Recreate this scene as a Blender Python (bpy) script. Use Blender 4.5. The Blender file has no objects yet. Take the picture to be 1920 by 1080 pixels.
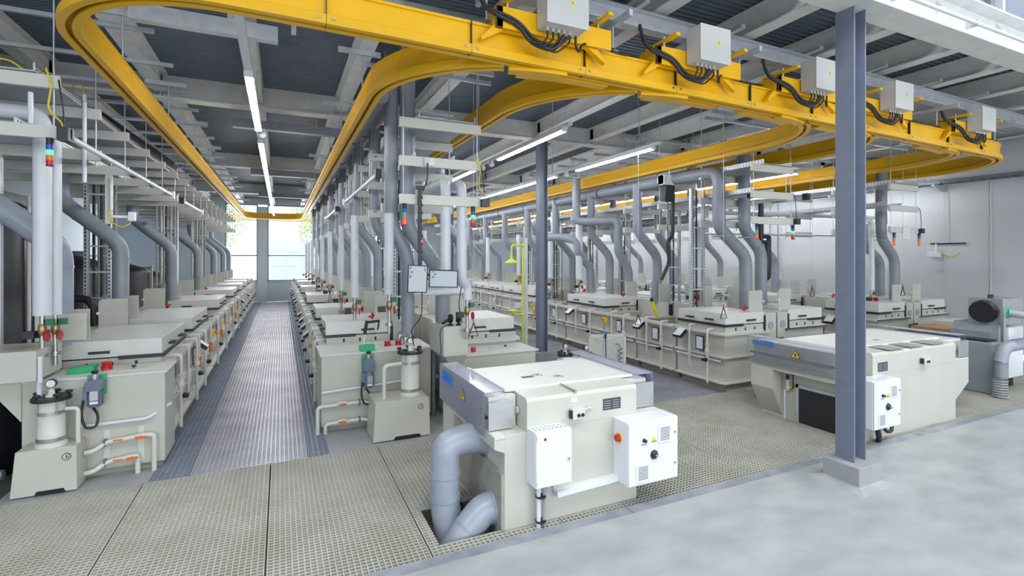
import bpy, bmesh, math, random
from math import sin, cos, pi, atan, radians, sqrt
from mathutils import Vector, Matrix

random.seed(7)
SC = bpy.context.scene
COL = SC.collection

# ---------------------------------------------------------------- camera
YAW = atan(433 / 935)
cam_d = bpy.data.cameras.new('camera')
cam = bpy.data.objects.new('camera', cam_d)
COL.objects.link(cam)
cam.location = (0, 0, 2.2)
cam.rotation_euler = (pi / 2, 0, -YAW)
cam_d.sensor_width = 36
cam_d.lens = 935 / 1920 * 36
cam_d.shift_y = -59 / 1920
cam_d.clip_end = 200
SC.camera = cam

# ---------------------------------------------------------------- world
W = bpy.data.worlds.new('sky')
SC.world = W
W.use_nodes = True
bg = W.node_tree.nodes['Background']
bg.inputs[0].default_value = (0.86, 0.93, 1.0, 1)
bg.inputs[1].default_value = 2.7

def area(name, loc, size, power, rot=(0, 0, 0), color=(1, 1, 1)):
    l = bpy.data.lights.new(name, 'AREA')
    l.shape = 'RECTANGLE'
    l.size, l.size_y = size
    l.energy = power
    l.color = color
    o = bpy.data.objects.new(name, l)
    o.location = loc
    o.rotation_euler = rot
    COL.objects.link(o)
    return o

# lamps of the high front hall (above the photographer)
for lx in (-4.5, 1.0, 6.5, 12.0):
    area('hall_lamp', (lx, -0.2, 8.6), (3.5, 2.0), 200, (radians(10), 0, 0), (0.96, 0.98, 1))
for lx in (-5.0, 1.0, 7.0, 13.0):
    area('hall_fill_panel', (lx, -11.5, 4.0), (5.0, 5.0), 290, (radians(90), 0, 0), (0.94, 0.97, 1))  # added fill panels behind the camera; the wall there has no windows
area('window_daylight', (-0.5, 26.6, 2.7), (12, 3.0), 300, (radians(-90), 0, 0), (0.93, 0.97, 1))

SC.view_settings.view_transform = 'Standard'
SC.view_settings.look = 'None'
SC.view_settings.gamma = 1
SC.view_settings.use_curve_mapping = False
SC.view_settings.exposure = 0.58

# ---------------------------------------------------------------- materials
def mat(name, col, rough=0.5, metal=0.0, var=0.0, vscale=6.0, bump=0.0, bscale=60.0,
        emit=None, estr=0.0, alpha=None, trans=0.0, stretch=None, col2=None):
    m = bpy.data.materials.new(name)
    m.use_nodes = True
    nt = m.node_tree
    b = nt.nodes['Principled BSDF']
    b.inputs['Base Color'].default_value = (*col, 1)
    b.inputs['Roughness'].default_value = rough
    b.inputs['Metallic'].default_value = metal
    if trans:
        b.inputs['Transmission Weight'].default_value = trans
        b.inputs['IOR'].default_value = 1.2
    if alpha is not None:
        b.inputs['Alpha'].default_value = alpha
    if emit:
        b.inputs['Emission Color'].default_value = (*emit, 1)
        b.inputs['Emission Strength'].default_value = estr
    if var or bump or col2:
        tc = nt.nodes.new('ShaderNodeTexCoord')
        mp = nt.nodes.new('ShaderNodeMapping')
        nt.links.new(tc.outputs['Object'], mp.inputs[0])
        if stretch:
            mp.inputs['Scale'].default_value = stretch
        if var or col2:
            n = nt.nodes.new('ShaderNodeTexNoise')
            n.inputs['Scale'].default_value = vscale
            n.inputs['Detail'].default_value = 5
            nt.links.new(mp.outputs[0], n.inputs['Vector'])
            r = nt.nodes.new('ShaderNodeValToRGB')
            r.color_ramp.elements[0].position = 0.35
            r.color_ramp.elements[1].position = 0.65
            c2 = col2 or tuple(min(1, c * (1 + var)) for c in col)
            c1 = col if col2 else tuple(c * (1 - var) for c in col)
            r.color_ramp.elements[0].color = (*c1, 1)
            r.color_ramp.elements[1].color = (*c2, 1)
            nt.links.new(n.outputs['Fac'], r.inputs[0])
            nt.links.new(r.outputs[0], b.inputs['Base Color'])
        if bump:
            n2 = nt.nodes.new('ShaderNodeTexNoise')
            n2.inputs['Scale'].default_value = bscale
            nt.links.new(mp.outputs[0], n2.inputs['Vector'])
            bp = nt.nodes.new('ShaderNodeBump')
            bp.inputs['Strength'].default_value = bump
            bp.inputs['Distance'].default_value = 0.01
            nt.links.new(n2.outputs['Fac'], bp.inputs['Height'])
            nt.links.new(bp.outputs[0], b.inputs['Normal'])
    return m

M = dict(
    beige=mat('beige_plastic', (0.525, 0.53, 0.475), 0.32, var=0.03, vscale=3),
    beige2=mat('beige_edge', (0.63, 0.635, 0.585), 0.35),
    tin=mat('tank_inside', (0.50, 0.50, 0.44), 0.5, var=0.06),
    plinth=mat('plinth_grey', (0.33, 0.33, 0.29), 0.6, var=0.1),
    lid=mat('lid_white', (0.66, 0.675, 0.65), 0.38, var=0.03),
    white=mat('white_enamel', (0.73, 0.77, 0.82), 0.25),
    whitep=mat('white_pipe', (0.66, 0.70, 0.76), 0.35, var=0.03),
    boxgrey=mat('box_light_grey', (0.60, 0.61, 0.60), 0.4),
    duct=mat('grey_duct', (0.26, 0.29, 0.345), 0.38, var=0.06, vscale=4),
    duct2=mat('grey_duct_light', (0.30, 0.34, 0.41), 0.35, var=0.08, vscale=5),
    steel=mat('column_blue_grey', (0.165, 0.195, 0.265), 0.42, var=0.05, vscale=9),
    beam=mat('beam_off_white', (0.70, 0.72, 0.715), 0.5, var=0.05),
    beamg=mat('purlin_grey', (0.36, 0.375, 0.385), 0.5, var=0.06),
    deck=mat('deck_metal', (0.14, 0.175, 0.225), 0.45, 0.25, var=0.10, vscale=3),
    galv=mat('galvanised', (0.56, 0.59, 0.64), 0.4, 0.45, var=0.07, vscale=9),
    galvd=mat('galvanised_dark', (0.24, 0.26, 0.31), 0.42, 0.4, var=0.08, vscale=9),
    yellow=mat('rail_yellow', (0.86, 0.475, 0.002), 0.33, var=0.03, vscale=4),
    black=mat('black_rubber', (0.012, 0.013, 0.018), 0.45),
    dark=mat('dark_navy', (0.016, 0.02, 0.032), 0.35, var=0.2, vscale=2),
    strip=mat('dark_strip', (0.02, 0.022, 0.035), 0.4),
    cable=mat('cable_black', (0.02, 0.021, 0.025), 0.45),
    cyel=mat('cable_yellow', (0.75, 0.6, 0.03), 0.5),
    cgrey=mat('cable_grey', (0.3, 0.31, 0.38), 0.5),
    conc=mat('concrete_floor', (0.315, 0.335, 0.35), 0.38, vscale=2.2, stretch=(1, 1.7, 1), col2=(0.405, 0.425, 0.435), bump=0.05, bscale=14),
    concp=mat('plinth_concrete', (0.33, 0.345, 0.36), 0.6, var=0.06),
    pit=mat('pit_floor', (0.17, 0.175, 0.16), 0.7, var=0.15),
    grp=mat('grating_beige', (0.40, 0.405, 0.345), 0.6, vscale=2.0, col2=(0.48, 0.48, 0.43)),
    gsteel=mat('grating_steel', (0.29, 0.335, 0.42), 0.38, 0.35, var=0.08),
    gwalk=mat('grating_walk', (0.33, 0.33, 0.39), 0.36, 0.35, vscale=1.6, col2=(0.46, 0.46, 0.51)),
    kerb=mat('kerb_steel', (0.24, 0.265, 0.32), 0.4, 0.2, vscale=5, col2=(0.36, 0.385, 0.43)),
    wall=mat('wall_white', (0.60, 0.63, 0.66), 0.6, var=0.02, vscale=1),
    wallb=mat('wall_blue_white', (0.52, 0.60, 0.67), 0.6, var=0.02, vscale=1),
    brown=mat('wood', (0.42, 0.24, 0.10), 0.5, var=0.2, vscale=12, stretch=(1, 8, 8)),
    red=mat('red_plastic', (0.55, 0.01, 0.02), 0.35),
    orange=mat('orange_plastic', (0.78, 0.16, 0.03), 0.4),
    green=mat('green_plastic', (0.02, 0.42, 0.16), 0.4),
    dgreen=mat('dark_green', (0.01, 0.14, 0.08), 0.4),
    yelp=mat('yellow_plastic', (0.80, 0.72, 0.0), 0.4),
    shyel=mat('shower_yellow', (0.72, 0.80, 0.10), 0.4),
    motor=mat('motor_blue', (0.13, 0.17, 0.25), 0.4),
    chrome=mat('stainless', (0.55, 0.55, 0.55), 0.22, 0.95),
    ssheet=mat('stainless_sheet', (0.52, 0.53, 0.55), 0.28, 0.8, var=0.06, vscale=8),
    brass=mat('brass', (0.40, 0.27, 0.13), 0.35, 0.7),
    screen=mat('screen_face', (0.30, 0.34, 0.38), 0.3, emit=(0.5, 0.56, 0.62), estr=0.22),
    paper=mat('paper_white', (0.72, 0.74, 0.80), 0.5),
    blue=mat('logo_blue', (0.02, 0.19, 0.72), 0.4),
    dblue=mat('hose_blue', (0.01, 0.03, 0.30), 0.35),
    lensb=mat('lens_blue', (0.02, 0.08, 0.5), 0.3),
    lensg=mat('lens_green', (0.05, 0.6, 0.3), 0.3, emit=(0.1, 1.0, 0.35), estr=.8),
    lensgd=mat('lens_green_unlit', (0.05, 0.5, 0.2), 0.3),
    lenso=mat('lens_orange', (0.75, 0.2, 0.02), 0.3),
    lensr=mat('lens_red', (0.6, 0.01, 0.02), 0.3),
    lensrl=mat('lens_red_lit', (0.9, 0.05, 0.04), 0.3, emit=(1.0, 0.06, 0.04), estr=.8),
    lamp=mat('lamp_diffuser', (0.9, 0.9, 0.9), 0.3, emit=(0.96, 0.97, 1.0), estr=38.0),
    print_=mat('print_dark', (0.06, 0.06, 0.07), 0.5),
    tri=mat('warning_yellow', (0.85, 0.68, 0.0), 0.45),
    tank=mat('dark_tank', (0.012, 0.014, 0.022), 0.4),
    greenw=mat('grey_green_sheet', (0.30, 0.335, 0.31), 0.5, var=0.05),
    hose=mat('hose_grey', (0.30, 0.33, 0.39), 0.4),
    vat=mat('vat_grey', (0.24, 0.275, 0.30), 0.45, var=0.04),
    facade=mat('facade_pale', (0.62, 0.62, 0.62), 0.7),
    brick=mat('facade_orange', (0.72, 0.36, 0.22), 0.8, var=0.12, vscale=8),
    leaf=mat('leaf_green', (0.34, 0.50, 0.07), 0.6, var=0.2, vscale=5),
    bark=mat('bark', (0.22, 0.17, 0.12), 0.8),
    asph=mat('paving', (0.5, 0.5, 0.5), 0.8),
    carb=mat('car_body', (0.35, 0.40, 0.44), 0.2, 0.5),
)
def glassy(name, col, tint):
    m = bpy.data.materials.new(name)
    m.use_nodes = True
    nt = m.node_tree
    out = nt.nodes['Material Output']
    b = nt.nodes['Principled BSDF']
    b.inputs['Base Color'].default_value = (*col, 1)
    b.inputs['Roughness'].default_value = 0.08
    t = nt.nodes.new('ShaderNodeBsdfTransparent')
    t.inputs[0].default_value = (*tint, 1)
    mx = nt.nodes.new('ShaderNodeMixShader')
    fr = nt.nodes.new('ShaderNodeFresnel')
    fr.inputs[0].default_value = 1.45
    ad = nt.nodes.new('ShaderNodeMath')
    ad.inputs[1].default_value = 0.05 if name != 'pane' else 0.02
    nt.links.new(fr.outputs[0], ad.inputs[0])
    nt.links.new(ad.outputs[0], mx.inputs[0])
    nt.links.new(t.outputs[0], mx.inputs[1])
    nt.links.new(b.outputs[0], mx.inputs[2])
    nt.links.new(mx.outputs[0], out.inputs[0])
    return m
M['perspex'] = glassy('perspex', (0.6, 0.62, 0.72), (0.96, 0.965, 0.98))
M['pane'] = glassy('pane', (0.7, 0.75, 0.8), (0.96, 0.98, 0.98))

# ---------------------------------------------------------------- mesh builder
class MB:
    def __init__(self):
        self.v = []; self.f = []; self.s = []
    def quadbox(self, pts):
        n = len(self.v)
        self.v += [tuple(p) for p in pts]
        for q in ((0, 3, 2, 1), (4, 5, 6, 7), (0, 1, 5, 4), (1, 2, 6, 5), (2, 3, 7, 6), (3, 0, 4, 7)):
            self.f.append(tuple(n + i for i in q)); self.s.append(False)
        return self
    def box(self, x0, x1, y0, y1, z0, z1):
        if x0 > x1: x0, x1 = x1, x0
        if y0 > y1: y0, y1 = y1, y0
        if z0 > z1: z0, z1 = z1, z0
        return self.quadbox([(x0, y0, z0), (x1, y0, z0), (x1, y1, z0), (x0, y1, z0),
                             (x0, y0, z1), (x1, y0, z1), (x1, y1, z1), (x0, y1, z1)])
    def prism(self, poly, axis, a, b):
        """poly: 2D points; axis 'x' -> (y,z), 'y' -> (x,z), 'z' -> (x,y)"""
        n = len(self.v); k = len(poly)
        def P(p, t):
            return {'x': (t, p[0], p[1]), 'y': (p[0], t, p[1]), 'z': (p[0], p[1], t)}[axis]
        self.v += [P(p, a) for p in poly] + [P(p, b) for p in poly]
        self.f.append(tuple(n + i for i in range(k))[::-1]); self.s.append(False)
        self.f.append(tuple(n + k + i for i in range(k))); self.s.append(False)
        for i in range(k):
            j = (i + 1) % k
            self.f.append((n + i, n + j, n + k + j, n + k + i)); self.s.append(False)
        return self
    def tube(self, pts, r, n=10, caps=True, rs=None, bend=0, bn=5):
        P = [Vector(p) for p in pts]
        if bend and len(P) > 2:
            Q = [P[0]]
            for i in range(1, len(P) - 1):
                a = (P[i - 1] - P[i]); c = (P[i + 1] - P[i])
                d = min(bend, a.length * 0.49, c.length * 0.49)
                a = P[i] + a.normalized() * d; c = P[i] + c.normalized() * d
                for k in range(bn + 1):
                    t = k / bn
                    Q.append(a * (1 - t) ** 2 + P[i] * 2 * t * (1 - t) + c * t * t)
            Q.append(P[-1]); P = Q
        base = len(self.v)
        m = len(P)
        nrm = None
        for i in range(m):
            if i == 0: d = P[1] - P[0]
            elif i == m - 1: d = P[-1] - P[-2]
            else: d = (P[i + 1] - P[i]).normalized() + (P[i] - P[i - 1]).normalized()
            if d.length < 1e-9: d = Vector((0, 0, 1))
            d.normalize()
            if nrm is None:
                nrm = d.cross(Vector((0, 0, 1)))
                if nrm.length < 0.1: nrm = d.cross(Vector((1, 0, 0)))
            nrm = (nrm - d * nrm.dot(d)).normalized()
            bi = d.cross(nrm)
            rr = rs[i] if rs and len(rs) == m else r
            for k in range(n):
                a = 2 * pi * k / n
                self.v.append(tuple(P[i] + (nrm * cos(a) + bi * sin(a)) * rr))
        for i in range(m - 1):
            for k in range(n):
                k2 = (k + 1) % n
                self.f.append((base + i * n + k, base + i * n + k2, base + (i + 1) * n + k2, base + (i + 1) * n + k))
                self.s.append(True)
        if caps:
            self.f.append(tuple(base + k for k in range(n))[::-1]); self.s.append(False)
            self.f.append(tuple(base + (m - 1) * n + k for k in range(n))); self.s.append(False)
        return self
    def lathe(self, c, prof, n=16, axis='z'):
        """prof: (radius, height) list around the axis through c"""
        base = len(self.v)
        for (r, h) in prof:
            for k in range(n):
                a = 2 * pi * k / n
                u, w = r * cos(a), r * sin(a)
                p = {'z': (u, w, h), 'y': (u, h, w), 'x': (h, u, w)}[axis]
                self.v.append((c[0] + p[0], c[1] + p[1], c[2] + p[2]))
        m = len(prof)
        for i in range(m - 1):
            for k in range(n):
                k2 = (k + 1) % n
                self.f.append((base + i * n + k, base + i * n + k2, base + (i + 1) * n + k2, base + (i + 1) * n + k))
                flat = abs(prof[i][1] - prof[i + 1][1]) < 1e-6
                self.s.append(not flat)
        self.f.append(tuple(base + k for k in range(n))[::-1]); self.s.append(False)
        self.f.append(tuple(base + (m - 1) * n + k for k in range(n))); self.s.append(False)
        return self
    def sweep(self, prof, path, closed_ends=True):
        """prof (w,z) swept along a horizontal path of (x,y,z)"""
        base = len(self.v); k = len(prof); m = len(path)
        for i, p in enumerate(path):
            p = Vector(p)
            if i == 0: d = Vector(path[1]) - p
            elif i == m - 1: d = p - Vector(path[-2])
            else: d = (Vector(path[i + 1]) - p).normalized() + (p - Vector(path[i - 1])).normalized()
            d.z = 0; d.normalize()
            s = Vector((d.y, -d.x, 0))
            for (w, z) in prof:
                self.v.append(tuple(p + s * w + Vector((0, 0, z))))
        for i in range(m - 1):
            for j in range(k):
                j2 = (j + 1) % k
                self.f.append((base + i * k + j, base + i * k + j2, base + (i + 1) * k + j2, base + (i + 1) * k + j))
                self.s.append(False)
        if closed_ends:
            self.f.append(tuple(base + j for j in range(k))[::-1]); self.s.append(False)
            self.f.append(tuple(base + (m - 1) * k + j for j in range(k))); self.s.append(False)
        return self
    def mesh(self, name, m):
        me = bpy.data.meshes.new(name)
        me.from_pydata(self.v, [], self.f)
        bm = bmesh.new(); bm.from_mesh(me)
        bmesh.ops.recalc_face_normals(bm, faces=bm.faces)
        for f, s in zip(bm.faces, self.s): f.smooth = s
        if any(self.s):
            for e in bm.edges:
                if len(e.link_faces) == 2 and not (e.link_faces[0].smooth and e.link_faces[1].smooth):
                    e.smooth = False
        bm.to_mesh(me); bm.free()
        me.materials.append(M[m] if isinstance(m, str) else m)
        return me
    def build(self, name, m, parent=None, loc=None, bev=0.0, **kw):
        o = bpy.data.objects.new(name, self.mesh(name, m))
        COL.objects.link(o)
        if parent is not None: o.parent = parent
        if loc: o.location = loc
        if bev:
            b = o.modifiers.new('bevel', 'BEVEL'); b.width = bev; b.segments = 2; b.limit_method = 'ANGLE'; b.angle_limit = radians(50)
        for k, v in kw.items(): o[k] = v
        return o

def B(x0, x1, y0, y1, z0, z1): return MB().box(x0, x1, y0, y1, z0, z1)
def T(pts, r, n=10, **k): return MB().tube(pts, r, n, **k)
def D(c, r, h, n=16, axis='z'): return MB().lathe(c, [(r, 0), (r, h)], n, axis)

def tag(o, label, cat, group=None, kind=None):
    o['label'] = label; o['category'] = cat
    if group: o['group'] = group
    if kind: o['kind'] = kind
    return o
def thing(name, label, cat, loc=(0, 0, 0), rz=0, group=None, sx=1):
    o = bpy.data.objects.new(name, None)
    o.empty_display_size = 0.1
    COL.objects.link(o)
    o.location = loc; o.rotation_euler = (0, 0, rz); o.scale = (sx, 1, 1)
    return tag(o, label, cat, group)
def struct(o):
    o['kind'] = 'structure'; return o
KIDS = {}
def copy_tree(o, parent=None, first=True):
    c = o.copy(); COL.objects.link(c)
    if parent is not None: c.parent = parent
    for ch in list(o.children): copy_tree(ch, c, False)
    return c
def dup(root, loc, label, group=None, rz=None, sx=None):
    r = copy_tree(root)
    r.location = loc
    if rz is not None: r.rotation_euler = (0, 0, rz)
    if sx is not None: r.scale = (sx, 1, 1)
    r['label'] = label
    if group: r['group'] = group
    return r
def text_mesh(s, size, depth=0.002, bold=0.0):
    c = bpy.data.curves.new('t', 'FONT'); c.body = s; c.size = size; c.extrude = depth; c.offset = bold
    c.align_x = 'CENTER'; c.align_y = 'CENTER'; c.resolution_u = 2
    o = bpy.data.objects.new('t', c); COL.objects.link(o)
    bpy.context.view_layer.update()
    dg = bpy.context.evaluated_depsgraph_get()
    me = bpy.data.meshes.new_from_object(o.evaluated_get(dg))
    bpy.data.objects.remove(o)
    return me
def put_text(s, size, m, parent, loc, rot, name='lettering', bold=0.0, sx=1):
    me = text_mesh(s, size, bold=bold)
    me.materials.clear(); me.materials.append(M[m])
    o = bpy.data.objects.new(name, me); COL.objects.link(o)
    o.parent = parent; o.location = loc; o.rotation_euler = rot; o.scale = (sx, 1, 1)
    return o
ORD = ['first', 'second', 'third', 'fourth', 'fifth', 'sixth', 'seventh', 'eighth', 'ninth', 'tenth', 'eleventh',
       'twelfth', 'thirteenth', 'fourteenth', 'fifteenth', 'sixteenth', 'seventeenth', 'eighteenth', 'nineteenth',
       'twentieth', 'twenty-first', 'twenty-second', 'twenty-third', 'twenty-fourth']

# ================================================================ STRUCTURE
# floor: concrete in front, pit below the gratings
fl = struct(B(-9, 16, -12, 3.44, -0.2, 0.0).build('floor', 'conc'))
struct(B(-9, 16, 3.44, 28, -0.5, -0.26).build('floor', 'pit'))
tr = struct(B(-9, 16, 3.44, 3.545, -0.3, 0.004).build('trim_1', 'kerb'))
for k in range(5):
    B(-6 + k * 4.37, -5.995 + k * 4.37, 3.442, 3.543, 0.002, 0.0055).build('joint', 'print_', tr)

grat = bpy.data.objects.new('floor', None); COL.objects.link(grat); struct(grat)
def grating(name, x0, x1, y0, y1, px, py, bw, h, m, holes=(), top=0.0, wx=None):
    mb = MB(); g = 0.0065 if m == 'grp' else 0.003
    x0 += g; x1 -= g; y0 += g; y1 -= g
    wx = wx or bw
    nx = max(1, round((x1 - x0) / px)); ny = max(1, round((y1 - y0) / py))
    def segs(a0, a1, cuts):
        out = [(a0, a1)]
        for c0, c1 in cuts:
            nw = []
            for s0, s1 in out:
                if c1 <= s0 or c0 >= s1: nw.append((s0, s1)); continue
                if c0 > s0: nw.append((s0, c0))
                if c1 < s1: nw.append((c1, s1))
            out = nw
        return out
    for i in range(nx + 1):
        x = x0 + (x1 - x0 - bw) * i / nx
        for s0, s1 in segs(y0, y1, [(h_[2], h_[3]) for h_ in holes if h_[0] < x + bw / 2 < h_[1]]):
            mb.box(x, x + bw, s0, s1, top - h, top)
    for i in range(ny + 1):
        y = y0 + (y1 - y0 - wx) * i / ny
        for s0, s1 in segs(x0, x1, [(h_[0], h_[1]) for h_ in holes if h_[2] < y + wx / 2 < h_[3]]):
            mb.box(s0, s1, y, y + wx, top - h, top - 0.0008)
    return mb.build(name, m, grat)
# beige moulded panels of the front walkway
holes = [(1.10, 1.62, 3.68, 4.30)]
pw = 1.11
xs = [-0.1 + pw * k for k in range(-5, 14)]
for i in range(len(xs) - 1):
    a, b = xs[i], xs[i + 1]
    hl = [(1.60, 2.97, 3.64, 5.05), (6.27, 8.32, 3.63, 4.99)] + holes
    hl = [h for h in hl if h[0] < b and h[1] > a]
    grating('grating_panel', a, b, 3.545, 5.9, 0.04, 0.04, 0.0085, 0.03, 'grp', hl)
grating('grating_panel', -5.6, -1.18, 5.9, 6.3, 0.04, 0.04, 0.0085, 0.03, 'grp') if False else None
# main aisle: walk sheet between two steel strips
def walk(x0, x1, y0, y1, step, px, py, m, w=0.006, h=0.03, wx=None):
    y = y0
    while y < y1 - 0.05:
        e = min(y + step, y1)
        grating('grating_panel', x0, x1, y, e, px, py, w, h, m, wx=wx)
        y = e
for a0, b0 in ((5.9, 12.0), (12.0, 19.0), (19.0, 26.9)):
    fine = 0.033 if a0 < 6 else 0.05
    grating('grating_panel', -1.17, -0.84, a0, b0, 0.055, fine, 0.008, 0.03, 'gsteel')
    grating('grating_panel', 0.27, 0.5, a0, b0, 0.055, fine, 0.008, 0.03, 'gsteel')
def perforated(x0, x1, y0, y1, m, px=0.05, py=0.042):
    """anti-slip sheet: long ribs with raised teeth between slots"""
    mb = MB()
    mb.box(x0 + .004, x1 - .004, y0 + .003, y1 - .003, -0.03, -0.012)
    n = int((x1 - x0) / px)
    for i in range(n + 1):
        x = x0 + .004 + (x1 - x0 - .02) * i / n
        mb.box(x, x + 0.012, y0 + .003, y1 - .003, -0.012, -0.001)
    ny = int((y1 - y0) / py)
    for j in range(ny):
        y = y0 + .01 + j * (y1 - y0 - .02) / ny
        mb.box(x0 + .004, x1 - .004, y, y + 0.016, -0.012, -0.004)
    mb.build('walk_sheet', m, grat)
yy = 5.9
while yy < 26.5:
    perforated(-0.84, 0.27, yy, min(yy + 3.0, 26.9), 'gwalk', 0.045, 0.04 if yy < 12 else 0.08)
    yy += 3.0
# aisle two and three
for (x0, x1) in ((3.35, 6.45), (9.05, 10.65)):
    n = max(1, round((x1 - x0) / 1.05))
    for i in range(n):
        a = x0 + (x1 - x0) * i / n; b = x0 + (x1 - x0) * (i + 1) / n
        for k, (q0, q1) in enumerate(((5.9, 8.9), (8.9, 13), (13, 19), (19, 26.9))):
            perforated(a, b, q0, q1, 'gwalk', 0.05, (0.045, 0.08, 0.15, 0.3)[k])
# concrete ledges that carry the tank rows
for a, b in ((-2.32, -1.18), (0.5, 3.33), (6.47, 9.03), (10.67, 13.4)):
    struct(B(a, b, 5.93, 26.9, -0.3, -0.012).build('floor', 'concp'))

# walls
WX = 15.0
wr = struct(B(WX, WX + 0.3, -12, 28, 0, 9).build('wall_right', 'wall'))
for k in range(9):
    y = 3.2 + k * 2.55 + 1.0
    B(WX - 0.004, WX, y, y + 0.025, 0, 4.15).build('joint', 'plinth' if 0 else 'boxgrey', wr)
B(WX - 0.004, WX, 0, 27, 2.52, 2.54).build('joint', 'boxgrey', wr)
struct(B(-7.3, -7.0, 3.4, 28, 0, 6).build('wall_left', 'wallb'))
EY = 27.0
wb = bpy.data.objects.new('wall_back', None); COL.objects.link(wb); struct(wb)
B(-7.0, 6.0, EY, EY + 0.2, 0, 1.0).build('parapet', 'wallb', wb)
B(-7.0, 6.0, EY, EY + 0.2, 4.72, 6.2).build('lintel', 'wallb', wb)
B(6.0, WX, EY, EY + 0.2, 0, 6.2).build('solid_panel', 'wallb', wb)
for px_ in (-1.02, 3.1): B(px_, px_ + 0.42, EY - 0.12, EY + 0.2, 0, 4.6).build('pier', 'wallb', wb)
bays = [(-2.4, -1.02), (-0.6, 3.1), (3.52, 6.0)]
B(-7.0, -2.4, EY, EY + .2, 1.0, 4.72).build('solid_panel', 'wallb', wb)
for k, (a, b) in enumerate(bays):
    w = bpy.data.objects.new('window_%d' % (k + 1), None); COL.objects.link(w); struct(w)
    fr = MB()
    for x in (a, b - 0.05): fr.box(x, x + 0.05, EY + .04, EY + .12, 1.0, 4.72)
    for z in (1.0, 2.22, 4.67): fr.box(a, b, EY + .04, EY + .12, z, z + 0.05)
    fr.build('window_frame', 'galvd', w)
    B(a + .05, b - .05, EY + .07, EY + .08, 1.05, 4.67).build('pane', 'pane', w)
    B(a, b, EY - 0.08, EY + .04, 0.96, 1.0).build('window_sill', 'boxgrey', w)

# ceiling: corrugated deck, secondary beams along Y, primary beams along X
ce = bpy.data.objects.new('ceiling', None); COL.objects.link(ce); struct(ce)
dk = MB()
ytot0, ytot1 = 3.25, 27.0
prof = []
y = ytot0
while y < ytot1:
    prof += [(y, 5.025), (y + 0.028, 5.025), (y + 0.036, 5.005), (y + 0.072, 5.005)]
    y += 0.08
prof = prof + [(p[0], p[1] + 0.02) for p in prof[::-1]]
# as strips of quads, one long ridge each
verts = []; n = len(prof) // 2
for (yy_, zz_) in prof[:n]:
    dk.v.append((-7.0, yy_, zz_)); dk.v.append((WX, yy_, zz_))
for i in range(n - 1):
    dk.f.append((2 * i, 2 * i + 1, 2 * i + 3, 2 * i + 2)); dk.s.append(False)
dk.build('deck_sheet', 'deck', ce, kind='stuff')
B(-7.0, WX, 3.25, 27, 5.085, 5.25).build('deck_slab', 'beam', ce)

def ibeam(mb, axis, c, a, b, z0, z1, w, tf=0.015, tw=0.01):
    """c: centre coordinate across, a-b: along"""
    def bx(c0, c1, q0, q1):
        if axis == 'y': mb.box(c0, c1, a, b, q0, q1)
        else: mb.box(a, b, c0, c1, q0, q1)
    bx(c - w / 2, c + w / 2, z0, z0 + tf); bx(c - w / 2, c + w / 2, z1 - tf, z1)
    bx(c - tw / 2, c + tw / 2, z0 + tf, z1 - tf)
    return mb
for k in range(-3, 13):
    x = -0.36 + 1.31 * k
    if x < -6.9 or x > WX - .1: continue
    ibeam(MB(), 'y', x, 3.1, 27, 4.72, 5.0, 0.19).build('secondary_beam', 'beam', ce)
for k in range(4):
    y = 3.0 + 6.25 * k
    mb = ibeam(MB(), 'x', y, -7.0, WX, 4.63, 5.05, 0.3 if k == 0 else 0.24, 0.02)
    for q in range(-5, 12):
        xx = -0.36 + 1.31 * q
        if k: mb.box(xx - .005, xx + .005, y - .11, y + .11, 4.65, 5.03)
    p = mb.build('primary_beam', 'beam', ce)
    if k == 0:
        for q in range(1, 12):
            xx = -0.36 + 1.31 * q + 0.3
            MB().prism([(y - .005, 4.66), (y - .15, 4.66), (y - .15, 4.78), (y - .005, 5.0)], 'x', xx, xx + .012).build('gusset', 'beam', p)
        pp = thing('sprinkler_pipe', 'white pipe clamped along the outer face of the front ceiling beam', 'pipe', (0, 0, 0))
        T([(3.0, 2.78, 4.72), (14.9, 2.78, 4.72)], 0.02, 8).build('pipe_run', 'whitep', pp)
        for q in range(8):
            B(4.0 + q * 1.4, 4.03 + q * 1.4, 2.755, 2.87, 4.69, 4.76).build('clamp', 'galv', pp)
# band trims above beam : upper platform edge
struct(B(-7, WX, 3.26, 3.36, 5.28, 9.0).build('wall_front', 'steel'))
struct(B(-9, WX + .3, -12, 28, 9.0, 9.2).build('ceiling', 'beam'))
pf = thing('ventilation_duct', 'dark blue sheet casing above the front beam, top right corner', 'duct')
B(8.2, 12.8, 3.2, 3.26, 5.3, 7.4).build('duct_body', 'steel', pf)
for q in range(5): B(8.3 + q * .9, 8.36 + q * .9, 3.12, 3.2, 5.1, 7.4).build('stiffener', 'galv', pf)
# cable ladder under the deck on the right wall
tr3 = thing('cable_tray', 'dark perforated cable tray fixed along the white right wall', 'cable tray')
mb = MB(); mb.box(WX - .42, WX - .4, 3, 26.8, 3.98, 4.06); mb.box(WX - .1, WX - .08, 3, 26.8, 3.98, 4.06)
for q in range(120): mb.box(WX - .42, WX - .08, 3 + q * .2, 3.03 + q * .2, 3.98, 3.995)
mb.build('tray_ladder', 'galvd', tr3)
for q in range(8):
    MB().prism([(WX, 3.97), (WX - .48, 3.97), (WX - .48, 3.93), (WX, 3.80)], 'y', 4.2 + q * 2.55, 4.24 + q * 2.55).build('tray_bracket', 'galv', tr3)

struct(B(-9.3, -9, -12, 3.5, 0, 9).build('wall_left', 'wall'))
struct(B(-9.3, WX + .3, -12.3, -12, 0, 9).build('wall_front', 'wall'))
struct(B(-9, -7.3, 3.44, 3.6, 0, 9).build('wall_back', 'wall'))
struct(B(-9, WX, 2.0, 2.2, 6.2, 9.0).build('wall_back', 'wall')) if False else None
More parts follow.
